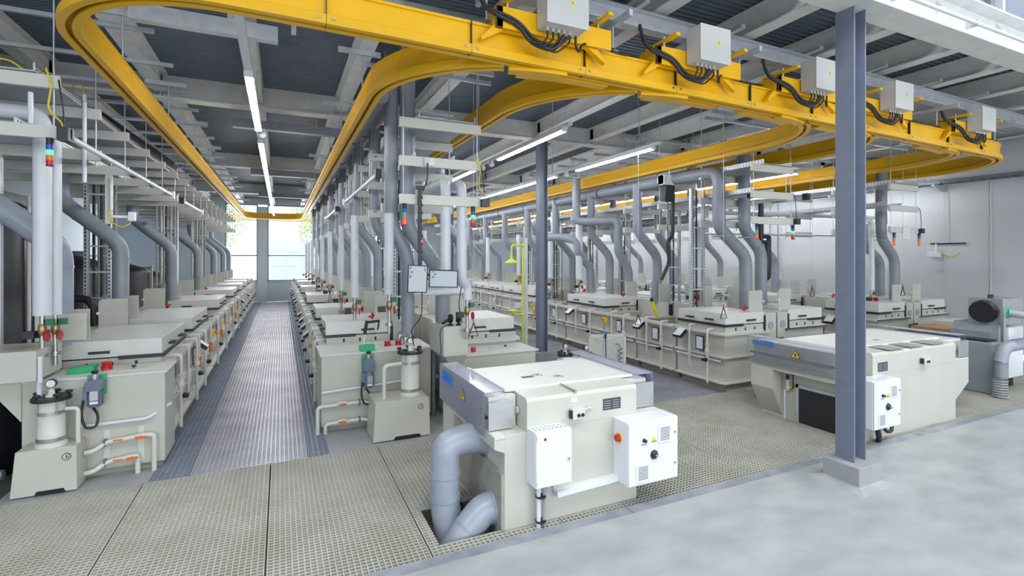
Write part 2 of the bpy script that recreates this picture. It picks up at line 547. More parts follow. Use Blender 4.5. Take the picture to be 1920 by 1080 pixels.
# columns
def column(x, y, label):
    c = thing('steel_column', label, 'column', (x, y, 0))
    mb = MB()
    mb.box(-.095, -.081, -.09, .09, .2, 4.63); mb.box(.081, .095, -.09, .09, .2, 4.63); mb.box(-.081, .081, -.005, .005, .2, 4.63)
    mb.build('column_shaft', 'steel', c)
    MB().prism([(-.20, -.20), (.16, -.20), (.16, .15), (-.20, .15)], 'z', 0, .2).build('concrete_foot', 'concp', c, bev=.006)
    MB().quadbox([(-.30, -.30, 0), (.27, -.27, 0), (.26, .25, 0), (-.3, .25, 0), (-.2, -.2, .03), (.16, -.2, .03), (.16, .15, .03), (-.2, .15, .03)]).build('mortar_skirt', 'conc', c)
    return c
column(5.13, 3.08, 'blue-grey steel column on concrete foot at the front walkway, nearest one')
column(5.0, 9.3, 'blue-grey steel column standing in the second aisle, next behind the nearest')
column(5.0, 15.6, 'blue-grey steel column in the second aisle, third from the front')
column(5.0, 21.9, 'blue-grey steel column in the second aisle, last one near the back')

# ================================================================ MONORAIL
RZ = 3.9
def yc(x): return 3.93 + 0.028 * max(0, x) + 0.0006 * max(0, x) ** 2
RP = [(-.018, 0), (-.07, 0), (-.07, .07), (-.034, .088), (-.034, .245), (-.05, .25), (-.05, .27), (.05, .27), (.05, .25),
      (.034, .245), (.034, .088), (.07, .07), (.07, 0), (.018, 0), (.018, .018), (.054, .018), (.054, .058), (-.054, .058),
      (-.054, .018), (-.018, .018)]
mono = thing('overhead_monorail', 'yellow overhead monorail track looping above the tank rows', 'rail')
def arc(cx, cy, r, a0, a1, n=18):
    return [(cx + r * cos(a0 + (a1 - a0) * i / n), cy + r * sin(a0 + (a1 - a0) * i / n), RZ) for i in range(n + 1)]
R1, R2, R3, R4, R5, R6, R7 = -1.47, 0.9, 2.42, 6.95, 8.43, 10.98, 12.5
FARY = 25.2
# outer loop front: left curve, cross rail, right curve
path = [(R1, FARY - .9, RZ), (R1, 10, RZ), (R1, yc(0) + 1.1, RZ)]
path += arc(R1 + 1.1, yc(0) + 1.1, 1.1, pi, 1.5 * pi, 22)[1:]
x = R1 + 1.2
while x < R7 - 1.6:
    path.append((x, yc(x), RZ)); x += 0.5
ye = yc(R7 - 1.5)
path += arc(R7 - 1.5, ye + 1.5, 1.5, 1.5 * pi, 2 * pi, 22)
path += [(R7, 10, RZ), (R7, FARY - .9, RZ)]
MB().sweep(RP, path).build('outer_track', 'yellow', mono)
# far loops
def loop(x0, x1):
    p = arc(x0 + .9, FARY - .9, .9, pi, .5 * pi, 12) + arc(x1 - .9, FARY - .9, .9, .5 * pi, 0, 12)
    MB().sweep(RP, p).build('far_loop', 'yellow', mono)
loop(R1, R2); loop(R3, R4); loop(R5, R6)
RR = 1.5
for (x, sgn) in ((R2, 1), (R3, 1), (R4, -1), (R5, -1), (R6, -1)):
    cx = x + sgn * RR; y1 = yc(cx) + RR
    BP = [(-.055, .0), (-.055, .06), (-.03, .075), (-.03, .2), (.03, .2), (.03, .075), (.055, .06), (.055, .0)]
    if sgn > 0: a = arc(cx, y1, RR, pi, 1.375 * pi, 18); bl = arc(cx, y1, RR, 1.385 * pi, 1.5 * pi, 8)
    else: a = arc(cx, y1, RR, 0, -.375 * pi, 18); bl = arc(cx, y1, RR, -.385 * pi, -.5 * pi, 8)
    MB().sweep(RP, [(x, FARY - .9, RZ), (x, 10, RZ)] + a).build('branch_track', 'yellow', mono)
    MB().sweep(BP, [(q[0], q[1] + .02, RZ - .03) for q in bl]).build('switch_blade', 'yellow', mono)
    e = (bl[-1][0] + sgn * .55, yc(bl[-1][0] + sgn * .55) + .14)
    MB().sweep(BP, [(bl[2][0], bl[2][1] + .16, RZ - .01), (bl[-1][0], bl[-1][1] + .15, RZ - .01), (e[0], e[1], RZ - .01)]).build('switch_blade', 'yellow', mono)
    MB().sweep([(-.3, .25), (-.3, .27), (.3, .27), (.3, .25)], [(q[0], q[1] + .25, RZ) for q in bl]).build('switch_plate', 'yellow', mono)
# joints and bolts along the cross rail
for q in range(10):
    x = .3 + q * 1.14
    if x > 10.6: continue
    for dx in (-.05, .05):
        B(x + dx - .01, x + dx + .01, yc(x) - .085, yc(x) - .068, RZ + .03, RZ + .05).build('joint_bolt', 'chrome', mono)
    B(x - .002, x + .002, yc(x) - .0705, yc(x) + .04, RZ - .001, RZ + .272).build('joint_gap', 'cable', mono)

# suspension: galvanised beam above the cross rail with strut brackets and rods
gb = thing('support_beam', 'galvanised steel beam running above the front yellow cross rail', 'beam')
MB().sweep([(-.06, 0), (-.06, .02), (-.01, .02), (-.01, .16), (-.06, .16), (-.06, .18), (.06, .18), (.06, .16), (.01, .16), (.01, .02), (.06, .02), (.06, 0)],
           [(1.4, 4.02, 4.5), (13.6, 4.25, 4.5)]).build('beam_profile', 'galv', gb)
for q in range(9):
    B(1.9 + q * 1.31, 1.96 + q * 1.31, 3.85, 4.4, 4.68, 4.72).build('beam_clamp', 'galv', gb)
gb2 = thing('support_beam', 'short galvanised steel beam above the left bend of the yellow rail', 'beam')
B(-1.34, -.03, 5.9, 6.0, 4.5, 4.66).build('beam_profile', 'galv', gb2)
for q in range(3): B(-1.1 + q * .6, -1.05 + q * .6, 5.85, 6.05, 4.66, 4.72).build('beam_clamp', 'galv', gb2)
def hanger(x, y, lab, along='y', top=4.5):
    h = thing('rail_hanger', lab, 'hanger', (x, y, 0))
    if along == 'y': MB().box(-.02, .02, -.28, .22, top - .06, top).build('strut_channel', 'galv', h)
    else: MB().box(-.28, .22, -.02, .02, top - .06, top).build('strut_channel', 'galv', h)
    T([(0, 0, RZ + .3), (0, 0, top)], .009, 6).build('threaded_rod', 'galv', h)
    B(-.03, .03, -.05, .05, RZ + .27, RZ + .31).build('rail_clamp', 'chrome', h)
    return h
hx = [1.6, 2.95, 4.75, 6.7, 9.2, 11.2]
for i, x in enumerate(hx):
    hanger(x, yc(x), 'galvanised rod and strut hanger holding the front cross rail, %s from the left' % ORD[i])
for nm, rx in (('far left', R1), ('second', R2), ('third', R3), ('fourth', R4), ('fifth', R5), ('sixth', R6), ('rightmost', R7)):
    for i in range(9):
        y = 6.3 + i * 2.3
        hanger(rx, y, 'rod hanger of the %s lengthwise yellow rail, %s from the front' % (nm, ORD[i]), 'x', 4.72)['group'] = 'rod hangers of the lengthwise rails'

# switch drives with electric boxes
def switch_drive(x, i):
    y = yc(x)
    s = thing('switch_drive', 'yellow switch frame with light grey electric box on the cross rail, %s from the left' % ORD[i], 'switch drive', (x, y, 0))
    fr = MB()
    fr.box(-.42, .46, -.1, .1, RZ + .27, RZ + .30)
    fr.box(-.5, .66, -.17, -.145, RZ + .22, RZ + .40)
    fr.box(-.5, -.44, -.17, .1, RZ + .22, RZ + .40)
    fr.box(-.45, .5, .1, .115, RZ + .27, RZ + .36)
    fr.build('mounting_plate', 'yellow', s, bev=.003)
    MB().prism([(-.62, RZ + .10), (-.42, RZ + .22), (.42, RZ + .22), (.62, RZ + .10), (.62, RZ + .13), (.46, RZ + .3), (-.46, RZ + .3), (-.62, RZ + .13)], 'y', -.13, -.075).build('side_cheek', 'yellow', s)
    for sx_ in (-.42, .5):
        B(sx_, sx_ + .05, -.35, .1, RZ + .44, RZ + .47).build('arm', 'yellow', s)
        T([(sx_ + .025, -.15, RZ + .28), (sx_ + .025, -.15, RZ + .5)], .012, 6).build('guide_pin', 'galv', s)
    B(-.44, -.2, -.09, .02, RZ + .3, RZ + .42).build('drive_motor', 'cable', s)
    bx = B(-.13, .27, -.37, -.18, RZ + .25, RZ + .60).build('electric_box', 'boxgrey', s, bev=.008)
    B(-.135, .275, -.378, -.37, RZ + .245, RZ + .605).build('box_cover', 'boxgrey', bx, bev=.004)
    tri = MB().prism([(.085, RZ + .42), (.135, RZ + .42), (.11, RZ + .47)], 'y', -.3795, -.378)
    tri.build('warning_triangle', 'tri', bx)
    MB().prism([(.112, RZ + .46), (.104, RZ + .444), (.112, RZ + .444), (.108, RZ + .427), (.118, RZ + .448), (.111, RZ + .448)], 'y', -.3802, -.3795).build('lightning_mark', 'print_', bx)
    for k in range(5):
        gx = -.08 + k * .055
        D((gx, -.28, RZ + .215), .013, .035, 8).build('cable_gland', 'galv', bx)
        T([(gx, -.28, RZ + .22), (gx, -.285, RZ + .15), (gx - .05 - .02 * k, -.26, RZ + .10 - .015 * k), (gx - .16 - .03 * k, -.22, RZ + .13)], .009, 6, bend=.06).build('cable', 'cable', s)
    T([(.2, -.28, RZ + .22), (.2, -.28, RZ + .13), (.26, -.24, RZ + .10), (.33, -.18, RZ + .22), (.5, -.12, RZ + .26), (.75, -.08, RZ + .28)], .011, 6, bend=.07).build('cable', 'cable', s)
    T([(-.62, -.05, RZ + .62), (-.6, -.1, RZ + .40), (-.5, -.19, RZ + .30), (-.3, -.19, RZ + .26), (-.2, -.20, RZ + .12), (0, -.26, RZ + .06), (.08, -.28, RZ + .2)], .019, 8, bend=.09).build('cable_bundle', 'cable', s)
    T([(-.64, -.07, RZ + .58), (-.58, -.12, RZ + .38), (-.46, -.2, RZ + .32), (-.3, -.2, RZ + .28), (-.16, -.21, RZ + .14), (0.02, -.26, RZ + .10), (.13, -.28, RZ + .2)], .014, 8, bend=.09).build('cable', 'cable', s)
    return s
for i, x in enumerate((2.13, 3.88, 5.72, 7.40, 9.85)): switch_drive(x, i)
for i, (x0, x1) in enumerate(((2.9, 3.2), (4.6, 5.1), (6.4, 6.8), (8.1, 9.2))):
    tag(T([(x0, yc(x0) - .05, RZ + .28), ((x0 + x1) / 2, yc(x0) - .06, RZ + .27), (x1, yc(x1) - .03, RZ + .3)], .012, 6, bend=.1).build('power_cable', 'cable'),
        'black cable lying on the yellow cross rail right of the %s electric box' % ORD[i], 'cable')

# ================================================================ CEILING UNDERSIDE: struts, light strips
for i in range(12):
    y = 4.9 + i * 1.75
    for (a, b) in ((-6.5, -1.28), (1.0, 2.75), (6.9, 9.1), (10.9, 13.2)):
        y = (6.67 + 1.1 * i) if a < 0 else 4.9 + i * 1.75
        s = B(a, b, y, y + .042, 4.672, 4.719).build('strut_rail', 'galv')
        tag(s, 'galvanised strut rail across the ceiling beams over the %s, %s from front' % ({-6.5: 'left row', 1.0: 'middle rows', 6.9: 'rows beyond aisle two', 10.9: 'right wall rows'}[a], ORD[i]), 'strut rail', 'strut rails under the ceiling')
for i in range(3):
    y = 10.0 + i * 5.6
    b = thing('ceiling_beam_case', 'grey box beam hung crosswise below the deck, %s from the front' % ORD[i], 'beam', (0, y, 0))
    B(-.77, 1.05, -.07, .07, 4.47, 4.62).build('case', 'galvd', b)
    for dx in (-.6, .6): T([(dx, 0, 4.6), (dx, 0, 4.75)], .01, 6).build('rod', 'galv', b)

def light_strip(x, y0, y1, z, lums, label):
    s = thing('trunking_rail', 'white trunking rail that carries the %s' % label, 'trunking', (x, 0, 0))
    B(-.035, .035, y0, y1, z + .045, z + .085).build('rail', 'white', s)
    k = y0 + .5
    while k < y1:
        T([(0, k, z + .085), (0, k, 4.72)], .006, 6).build('suspension_rod', 'galv', s); k += 3.0
    for j, (a, b) in enumerate(lums):
        l = thing('linear_luminaire', 'long white linear lamp, %s of the %s' % (ORD[j], label), 'ceiling lamp', (x, a, 0))
        B(-.04, .04, .015, b - a - .015, z + .012, z + .045).build('housing', 'white', l)
        B(-.028, .028, 0.02, b - a - .02, z - .012, z + .012).build('diffuser', 'lamp', l)
        B(-.042, .042, 0, .015, z - .013, z + .047).build('end_cap', 'white', l)
        B(-.042, .042, b - a - .015, b - a, z - .013, z + .047).build('end_cap', 'white', l)
def lums(y0, y1, L=2.35, gaps=()):
    out = []; y = y0
    while y + L <= y1:
        out.append((y, y + L)); y += L + .01
        if len(out) in gaps: y += .8
    return out
light_strip(-.29, 4.05, 24.8, 3.97, lums(5.5, 24.8, gaps=(1,)), 'lamp row over the main aisle')
light_strip(3.62, 5.9, 24.8, 3.97, lums(6.05, 24.8, gaps=(1,)), 'lamp row along the left of aisle two')
light_strip(5.55, 6.3, 24.8, 3.97, lums(6.45, 24.8, gaps=(1,)), 'lamp row along the right of aisle two')
light_strip(9.9, 6.5, 24.8, 3.95, lums(7.0, 24.8), 'lamp row over aisle three')
light_strip(13.95, 6.6, 26.5, 3.95, lums(6.9, 26.5), 'lamp row beside the right wall')
for (x, y) in ((-.24, 8.0), (3.62, 8.75), (3.62, 9.2), (5.55, 9.2)):
    d = thing('ceiling_sensor', 'small white round sensor under the lamp trunking at %.0f metres' % y if 0 else 'small white round detector under the %s trunking%s' % ({-.24: 'main aisle', 3.62: 'left aisle two', 5.55: 'right aisle two'}[x], {8.75: ', nearer of two', 9.2: ', farther back'}.get(y, '')), 'sensor', (x, y, 0), group='round detectors on trunking')
    MB().lathe((0, 0, 0), [(.02, 4.0), (.06, 3.97), (.05, 3.92), (.02, 3.90)], 12).build('dome', 'white', d)
    B(-.03, .03, -.03, .03, 3.99, 4.03).build('bracket', 'white', d)

# ================================================================ TANK ROWS
# local frame of a tank: x = 0 at the aisle face growing into the row, y along the row, z up
def notice(p, y, z):
    f = B(-.062, -.05, y - .09, y + .09, z - .12, z + .12).build('notice_frame', 'black', p)
    B(-.0635, -.061, y - .072, y + .072, z - .102, z + .102).build('notice_sheet', 'paper', f)
def tank_unit(L, lidded, seed, depth=1.05, name='treatment_tank'):
    r = random.Random(seed)
    t = thing(name, 'x', 'tank')
    g = 0.015
    w = .03
    z1 = .93
    body = MB()
    body.box(0, w, g, L - g, .12, z1); body.box(depth - w, depth, g, L - g, .12, z1)
    body.box(w, depth - w, g, g + w, .12, z1); body.box(w, depth - w, L - g - w, L - g, .12, z1)
    body.box(w, depth - w, g + w, L - g - w, .12, .55)
    body.build('tank_body', 'beige', t)
    B(.08, depth, g + .03, L - g - .03, -.012, .12).build('plinth', 'plinth', t)
    for z in (.14, .555, .92):
        B(-.075, 0, g, L - g, z, z + .028).build('stiffener', 'beige2', t)
    rim = MB(); rim.box(-.075, .05, g, L - g, z1 + .016, z1 + .035); rim.box(depth - .05, depth, g, L - g, z1, z1 + .035)
    rim.box(.05, depth - .05, g, g + .05, z1, z1 + .035); rim.box(.05, depth - .05, L - g - .05, L - g, z1, z1 + .035)
    rim.build('rim', 'beige2', t)
    if lidded:
        h = B(.03, depth - .12, g + .01, L - g - .01, z1 + .035, 1.07).build('hood_base', 'beige', t)
        for k in range(3):
            yy_ = g
            B(.25 + k * .22, .275 + k * .22, g + .006, g + .012, z1 + .05, 1.03).build('slot', 'black', h)
        hd = B(.02, depth - .12, g + .004, L - g - .004, 1.085, 1.27).build('lid', 'lid', t, bev=.006)
        st = MB(); st.box(-.004, .022, g, L - g, 1.055, 1.095); st.box(-.004, .42, g - .016, g + .006, 1.055, 1.095)
        st.build('seal_strip', 'strip', hd)
        for k in range(2):
            yy_ = L * (.3 + .4 * k)
            m = MB(); m.box(-.04, -.005, yy_ - .08, yy_ + .08, 1.145, 1.168)
            m.box(-.02, .02, yy_ - .07, yy_ - .055, 1.14, 1.165); m.box(-.02, .02, yy_ + .055, yy_ + .07, 1.14, 1.165)
            m.build('lid_handle', 'black', hd)
        m = MB(); m.box(.5, .68, g - .04, g - .015, 1.135, 1.16); m.box(.5, .515, g - .03, g + .01, 1.13, 1.155); m.box(.625, .64, g - .03, g + .01, 1.13, 1.155)
        m.build('lid_handle', 'black', hd)
    # rear exhaust hood and valve plates
    bx = B(depth - .10, depth + .16, g, L - g, .80, 1.24).build('exhaust_box', 'beige', t)
    D((depth + .03, g - .012, 1.03), .065, .014, 16, 'y').build('vent_disc', 'vatdisc' if 'vatdisc' in M else 'duct2', bx)
    B(depth - .14, depth - .095, g - .004, g + .06, .93, 1.2).build('hinge_post', 'black', bx)
    MB().prism([(depth - .34, 1.24), (depth - .02, 1.24), (depth - .02, 1.58), (depth - .05, 1.62), (depth - .34, 1.62)], 'y', g + .12, g + .14).build('splash_plate', 'beige', t)
    D((depth - .02, g + .10, 1.43), .022, .07, 8, 'y').build('plate_knob', 'white', t)
    if r.random() < .35:
        MB().tube([(depth - .36, g + .2, 1.27), (depth - .36, g + .2, 1.36)], .018, 6).tube([(depth - .42, g + .2, 1.30), (depth - .30, g + .2, 1.33)], .016, 6).build('valve_tee', 'red', t)
    # piping on the aisle face
    y = L * .25
    T([(.05, y, 1.0), (-.11, y, 1.0), (-.11, y, .12)], .021, 8, bend=.05).build('fill_pipe', 'whitep' if r.random() < .5 else 'beige2', t)
    MB().lathe((-.11, y, .62), [(.036, 0), (.036, .05), (.028, .06), (.028, .1), (.036, .11), (.036, .15)], 10).build('union_joint', 'beige2', t)
    m = MB(); m.lathe((-.15, y, .50), [(.03, -.02), (.034, 0), (.03, .02)], 8, 'x'); m.box(-.19, -.17, y - .05, y + .05, .48, .52)
    m.build('hand_valve', 'black', t)
    T([(-.05, y, .56), (-.11, y, .56)], .02, 8).build('branch', 'beige2', t)
    y2 = L * .62
    T([(.03, y2, 1.03), (-.11, y2, 1.03), (-.11, y2, .35), (-.05, y2, .30)], .017, 8, bend=.04).build('sample_pipe', 'beige2', t)
    MB().lathe((-.11, y2, .55), [(.026, 0), (.026, .16)], 8).build('flow_meter', 'lenso' if r.random() < .4 else 'beige2', t)
    T([(-.05, .05, .50), (-.05, L - .05, .50)], .018, 8).build('spray_line', 'whitep', t)
    for k in range(3):
        D((-.03 , L * .75 + k * .06 - .06, 1.0), .012, .03, 8, 'z').build('clip', 'galv', t)
    k = r.random()
    if k < .3:
        a = L * .72
        m = MB().prism([(-.06, .94), (-.21, .82), (-.19, .78), (-.06, .88)], 'y', a, a + .2)
        p = m.build('control_panel', 'cable', t)
        MB().prism([(-.062, .946), (-.208, .828), (-.21, .832), (-.064, .95)], 'y', a + .015, a + .185).build('panel_face', 'paper', p)
    elif k < .75:
        q = B(-.12, -.055, L * .82, L * .82 + .1, .78, .88).build('stop_box', 'yelp', t)
        D((-.155, L * .82 + .05, .83), .028, .04, 10, 'x').build('stop_button', 'orange', q)
    notice(t, L * .45, .74)
    return t
_protos = {}
def tank(L, lidded, v):
    k = (round(L, 2), lidded, v)
    if k not in _protos: _protos[k] = (tank_unit(L, lidded, hash(k) % 9973 if 0 else int(L * 100) + v * 17 + lidded * 5), [False])
    return _protos[k]
def place_tank(L, lidded, v, loc, sx, label, group):
    p, used = tank(L, lidded, v)
    if not used[0]:
        used[0] = True; r = p
        r.location = loc; r.scale = (sx, 1, 1); r['label'] = label; r['group'] = group
        return r
    return dup(p, loc, label, group, sx=sx)
XA, XB, XC, XD, XE, XF, XG = -1.22, 0.55, 3.28, 6.5, 9.0, 10.7, 13.25
rows = {
 'left row of the main aisle': (XA, -1, [(6.86, 1.5, 1), (8.37, .58, 0), (8.96, 1.8, 1), (10.8, 1.6, 0), (12.45, 1.65, 1), (14.15, 1.8, 0), (16.0, 1.6, 1), (17.65, 1.3, 0), (19.0, 1.4, 1), (20.45, .95, 0), (21.4, 1.2, 1), (22.65, 1.1, 0), (23.8, 1.2, 1), (25.05, 1.2, 1)]),
 'right row of the main aisle': (XB, 1, [(7.43, 1.02, 1), (8.48, 1.1, 0), (9.6, 1.02, 1), (10.65, 1.1, 0), (11.78, 1.1, 0), (12.9, 1.18, 1), (14.12, 1.2, 0), (15.35, 1.2, 0), (16.6, 1.02, 1), (17.7, 1.2, 0), (18.95, 1.1, 0), (20.1, 1.1, 1), (21.3, 1.1, 0), (22.5, 1.1, 1), (23.7, 1.2, 1), (25, 1.2, 1)]),
 'left row of aisle two': (XC, -1, [(6.95, 1.1, 1), (8.1, 1.1, 0), (9.25, 1.1, 1), (10.4, 1.1, 0), (11.55, 1.1, 0), (12.7, 1.2, 1), (13.95, 1.1, 0), (15.1, 1.1, 1), (16.25, 1.1, 1), (17.4, 1.1, 0), (18.55, 1.1, 1), (19.7, 1.1, 0), (20.85, 1.1, 1), (22, 1.2, 1), (23.3, 1.2, 0), (24.6, 1.2, 1)]),
 'right row of aisle two': (XD, 1, [(5.85, 1.08, 1), (6.95, 1.1, 0), (8.07, 1.1, 0), (9.18, 1.6, 1), (10.82, 1.1, 0), (11.95, .6, 0), (12.57, 2.2, 1), (14.85, 1.1, 1), (16.0, 1.7, 1), (17.75, 1.1, 0), (18.9, 1.1, 1), (20.05, 1.1, 0), (21.2, 1.1, 1), (22.4, 1.1, 1), (23.6, 1.1, 0), (24.8, 1.2, 1)]),
 'left row of aisle three': (XE, -1, [(5.88, 1.08, 1), (6.98, 1.1, 0), (8.1, 1.1, 0), (9.22, 1.5, 1), (10.75, 1.1, 0), (11.9, 1.6, 1), (13.55, 1.1, 1), (14.7, 1.1, 0), (15.85, 1.1, 1), (17, 1.1, 1), (18.2, 1.1, 0), (19.4, 1.1, 1), (20.6, 1.1, 1), (21.8, 1.1, 0), (23, 1.1, 1)]),
 'right row of aisle three': (XF, 1, [(5.88, 1.1, 1), (7.0, 1.1, 0), (8.12, 1.1, 1), (9.25, 1.1, 0), (10.4, 1.1, 1), (11.55, 1.1, 1), (12.7, 1.1, 0), (13.9, 1.1, 1), (15.1, 1.1, 1)]),
 'last row beside the right wall': (XG, -1, [(5.93, 1.1, 1), (7.1, 1.1, 1), (8.25, 1.1, 0), (9.4, 1.1, 1), (10.55, 1.1, 1), (11.7, 1.1, 0), (12.85, 1.1, 1), (14, 1.1, 1)]),
}
for rn, (xf, sx, lst) in rows.items():
    for i, (y, L, ld) in enumerate(lst):
        kind = 'lidded beige tank' if ld else 'open beige tank'
        tk = place_tank(L, ld, i % 3, (xf, y, 0), sx, '%s, %s from the front in the %s' % (kind, ORD[i], rn), 'tanks of the ' + rn)
        if i == 0:
            for z in (.14, .555, .92):
                B(-.055, 1.02, -.04, .016, z, z + .025).build('stiffener', 'beige2', tk)

# ================================================================ HANGING FRAMES with cross arms
def hanging_frame(x0, x1, y, levels, ztop, label, group, first=[None, {}]):
    key = (round(x1 - x0, 2), levels)
    pr = first[1].get(key)
    if pr is None:
        f = thing('hanging_frame', label, 'hanging frame', (x0, y, 0), group=group)
        w = x1 - x0
        for z in levels:
            B(0, w, -.025, .025, z, z + .115).build('cross_arm', 'beige2', f, bev=.003)
        for xx in (.045, w - .045):
            T([(xx, 0, levels[-1] - .06), (xx, 0, 4.99)], .007, 6).build('threaded_rod', 'galv', f)
        first[1][key] = f
        return f
    return dup(pr, (x0, y, 0), label, group)
L2 = (3.7, 3.25); L3 = (3.7, 3.255, 2.81)
def frames(x0, x1, ys, lv, rn):
    for i, y in enumerate(ys):
        hanging_frame(x0, x1, y, lv(i) if callable(lv) else lv, 5, 'beige cross arms on rods over the %s, %s from front' % (rn, ORD[i]), 'hanging frames over the ' + rn)
ysA = [5.77 + 1.12 * k for k in range(18)]
frames(-3.5, -1.8, ysA, L2, 'left row')
frames(1.24, 2.24, ysA, L3, 'middle rows')
frames(7.0, 8.0, ysA[:16], (3.61, 3.17, 2.74), 'rows right of aisle two')
frames(10.83, 11.8, ysA[:12], (3.52, 3.1, 2.67), 'rows beside the right wall')

def cable_tray(x0, x1, y0, y1, z, label):
    t = thing('cable_tray', label, 'cable tray', (x0, y0, 0))
    w = x1 - x0; n = 0
    for s in (0, w - .012):
        B(s, s + .012, 0, y1 - y0, z, z + .075).build('side_rail', 'galv', t)
        m = MB(); k = .03
        while k < y1 - y0:
            q = s - .0008 if s == 0 else s + .0108
            m.box(q, q + .002, k, k + .022, z + .015, z + .028); m.box(q, q + .002, k, k + .022, z + .045, z + .058); k += .06
        m.build('perforation', 'cable', t, kind='stuff')
    m = MB(); k = 0
    while k < min(10, y1 - y0): m.box(.012, w - .012, k, k + .018, z, z + .006); k += .032
    while k < y1 - y0: m.box(.012, w - .012, k, k + .05, z, z + .006); k += .1
    m.build('rungs', 'galv', t, kind='stuff')
    return t
for (x0, x1, nm) in ((-3.1, -1.95, 'left row'), (1.45, 2.15, 'middle rows'), (7.2, 7.9, 'rows right of aisle two'), (10.95, 11.7, 'rows beside the right wall')):
    cable_tray(x0, x1, 5.7, 24.8 if x0 < 10 else 18, 3.82 if x0 < 5 else (3.73 if x0 < 9 else 3.64), 'upper perforated cable tray lying on the cross arms over the ' + nm)
    cable_tray(x0, x1 - .2, 5.9, 24.8 if x0 < 10 else 18, 3.37 if x0 < 5 else (3.29 if x0 < 9 else 3.22), 'lower perforated cable tray lying on the cross arms over the ' + nm)
for i, (x, y0, y1) in enumerate(((-1.74, 5.72, 10.4), (1.15, 6.7, 10.3), (1.15, 12, 15), (8.62, 6, 9.5), (7.45, 6.2, 8.7), (-1.74, 11.5, 14))):
    t = thing('guide_bar', 'white round bar with end clamps fixed to the cross arm tips, %s such bar' % ORD[i], 'bar')
    T([(x, y0, 3.28), (x, y1, 3.28)], .028, 8).build('bar', 'whitep', t)
    for y in (y0 - .1, y1): B(x - .04, x + .04, y, y + .1, 3.22, 3.34).build('end_clamp', 'cable' if y < y1 else 'white', t)

# ================================================================ DUCTS
def s_duct(x0, x1, y, ztop, zb0, zb1, zbot, r, label, group=None, m='duct', head=None):
    d = thing('exhaust_duct', label, 'duct', (0, 0, 0), group=group)
    pts = [(x0, y, ztop), (x0, y, zb0), (x1, y, zb1), (x1, y, zbot)]
    if head: pts = [head] + pts
    T(pts, r, 18, bend=.16).build('pipe', m, d)
    for (z, x) in ((zbot + .12, x1), (zb1 - .22, x1), (zb0 + .14, x0), (ztop - .45, x0)):
        D((x, y, z), r + .006, .025, 18).build('collar', m, d)
    dx, dz = x1 - x0, zb1 - zb0; l = sqrt(dx * dx + dz * dz)
    for q in (.3, .72):
        c = (x0 + dx * q, y, zb0 + dz * q)
        T([c, (c[0] + dx / l * .02, y, c[2] + dz / l * .02)], r + .005, 18).build('collar', m, d)
    return d
# left row
for i, y in enumerate((8.9, 12.6, 16.2, 19.8, 22.8, 25.2)):
    s_duct(-2.78, -2.1, y, 3.62, 2.98, 2.38, 1.2, .10, 'grey exhaust duct with double bend behind the left row, %s from the front' % ORD[i], 'exhaust ducts of the left row')
d = s_duct(-3.5, -2.16, 6.9, 3.7, 3.45, 2.30, 1.25, .118, 'thick grey exhaust duct coming down diagonally at the far left edge', None, 'duct2')
# middle rows
for i in range(14):
    y = 6.75 + i * 1.32
    if i == 0: continue
    s_duct(1.28 + .06 * (i % 2), 1.62, y, 4.2, 2.75, 2.3, 1.2, .085, 'grey vertical exhaust duct in the middle rows facing the main aisle, %s from the front' % ORD[i], 'ducts of the middle rows, near side')
    s_duct(2.55, 2.95 if i % 2 else 2.2, y + .5, 3.9, 2.9, 2.45, 1.2, .085, 'grey vertical exhaust duct in the middle rows facing aisle two, %s from the front' % ORD[i], 'ducts of the middle rows, far side')
s_duct(1.30, 1.52, 6.55, 4.6, 2.6, 2.2, 1.2, .088, 'left one of the two big grey ducts rising beside the screens')
s_duct(1.50, 1.98, 6.5, 4.95, 2.6, 1.95, .9, .10, 'right one of the two big grey ducts, bending down behind the screens')
def header(pts, r, label):
    h = thing('header_duct', label, 'duct')
    T(pts, r, 16, bend=.22).build('pipe', 'duct', h)
    a, b = Vector(pts[-2]), Vector(pts[-1]); n = int((b - a).length / 1.8)
    for k in range(1, n):
        c = a + (b - a) * k / n; e = c + (b - a).normalized() * .03
        T([c, e], r + .008, 16).build('clamp_ring', 'cable', h)
header([(1.12, 6.3, 4.2), (1.12, 6.75, 4.2), (1.12, 24.5, 4.2)], .105, 'long grey header duct under the ceiling above the main aisle side of the middle rows')
header([(1.38, 7.1, 4.42), (1.38, 24.5, 4.42)], .12, 'upper grey header duct tucked under the deck over the middle rows')
header([(7.12, 6.55, 2.9), (7.12, 6.55, 3.72), (6.98, 8, 3.72), (6.98, 24, 3.72)], .112, 'long grey header duct elbowing down near the front right of aisle two')
header([(7.99, 6.75, 2.9), (7.99, 6.75, 4.38), (7.99, 9, 4.38), (7.99, 24, 4.38)], .11, 'high grey header duct with vertical drop over the rows right of aisle two')
header([(11.9, 6.5, 2.9), (11.9, 6.5, 4.3), (11.9, 9, 4.3), (11.9, 20, 4.3)], .11, 'grey header duct with vertical drop over the rows near the right wall')
header([(8.9, 9.0, 4.99), (8.9, 9.0, 3.1), (8.9, 24, 3.1)], .11, 'low grey header duct running above the left row of aisle three')
header([(4.0, 14.0, 4.2), (4.0, 25, 4.2)], .1, 'grey header duct high above aisle two in the background')
s_duct(7.12, 7.79, 6.55, 3.0, 2.72, 2.2, 1.2, .11, 'left one of two thick grey ducts bending into the lidded tank right of aisle two')
s_duct(7.99, 8.45, 6.75, 3.0, 2.72, 2.3, 1.2, .108, 'right one of two thick grey ducts bending down behind the lidded tank')
s_duct(11.9, 12.4, 6.5, 3.0, 2.6, 2.15, 1.2, .1, 'grey duct dropping onto the tanks nearest the right wall')
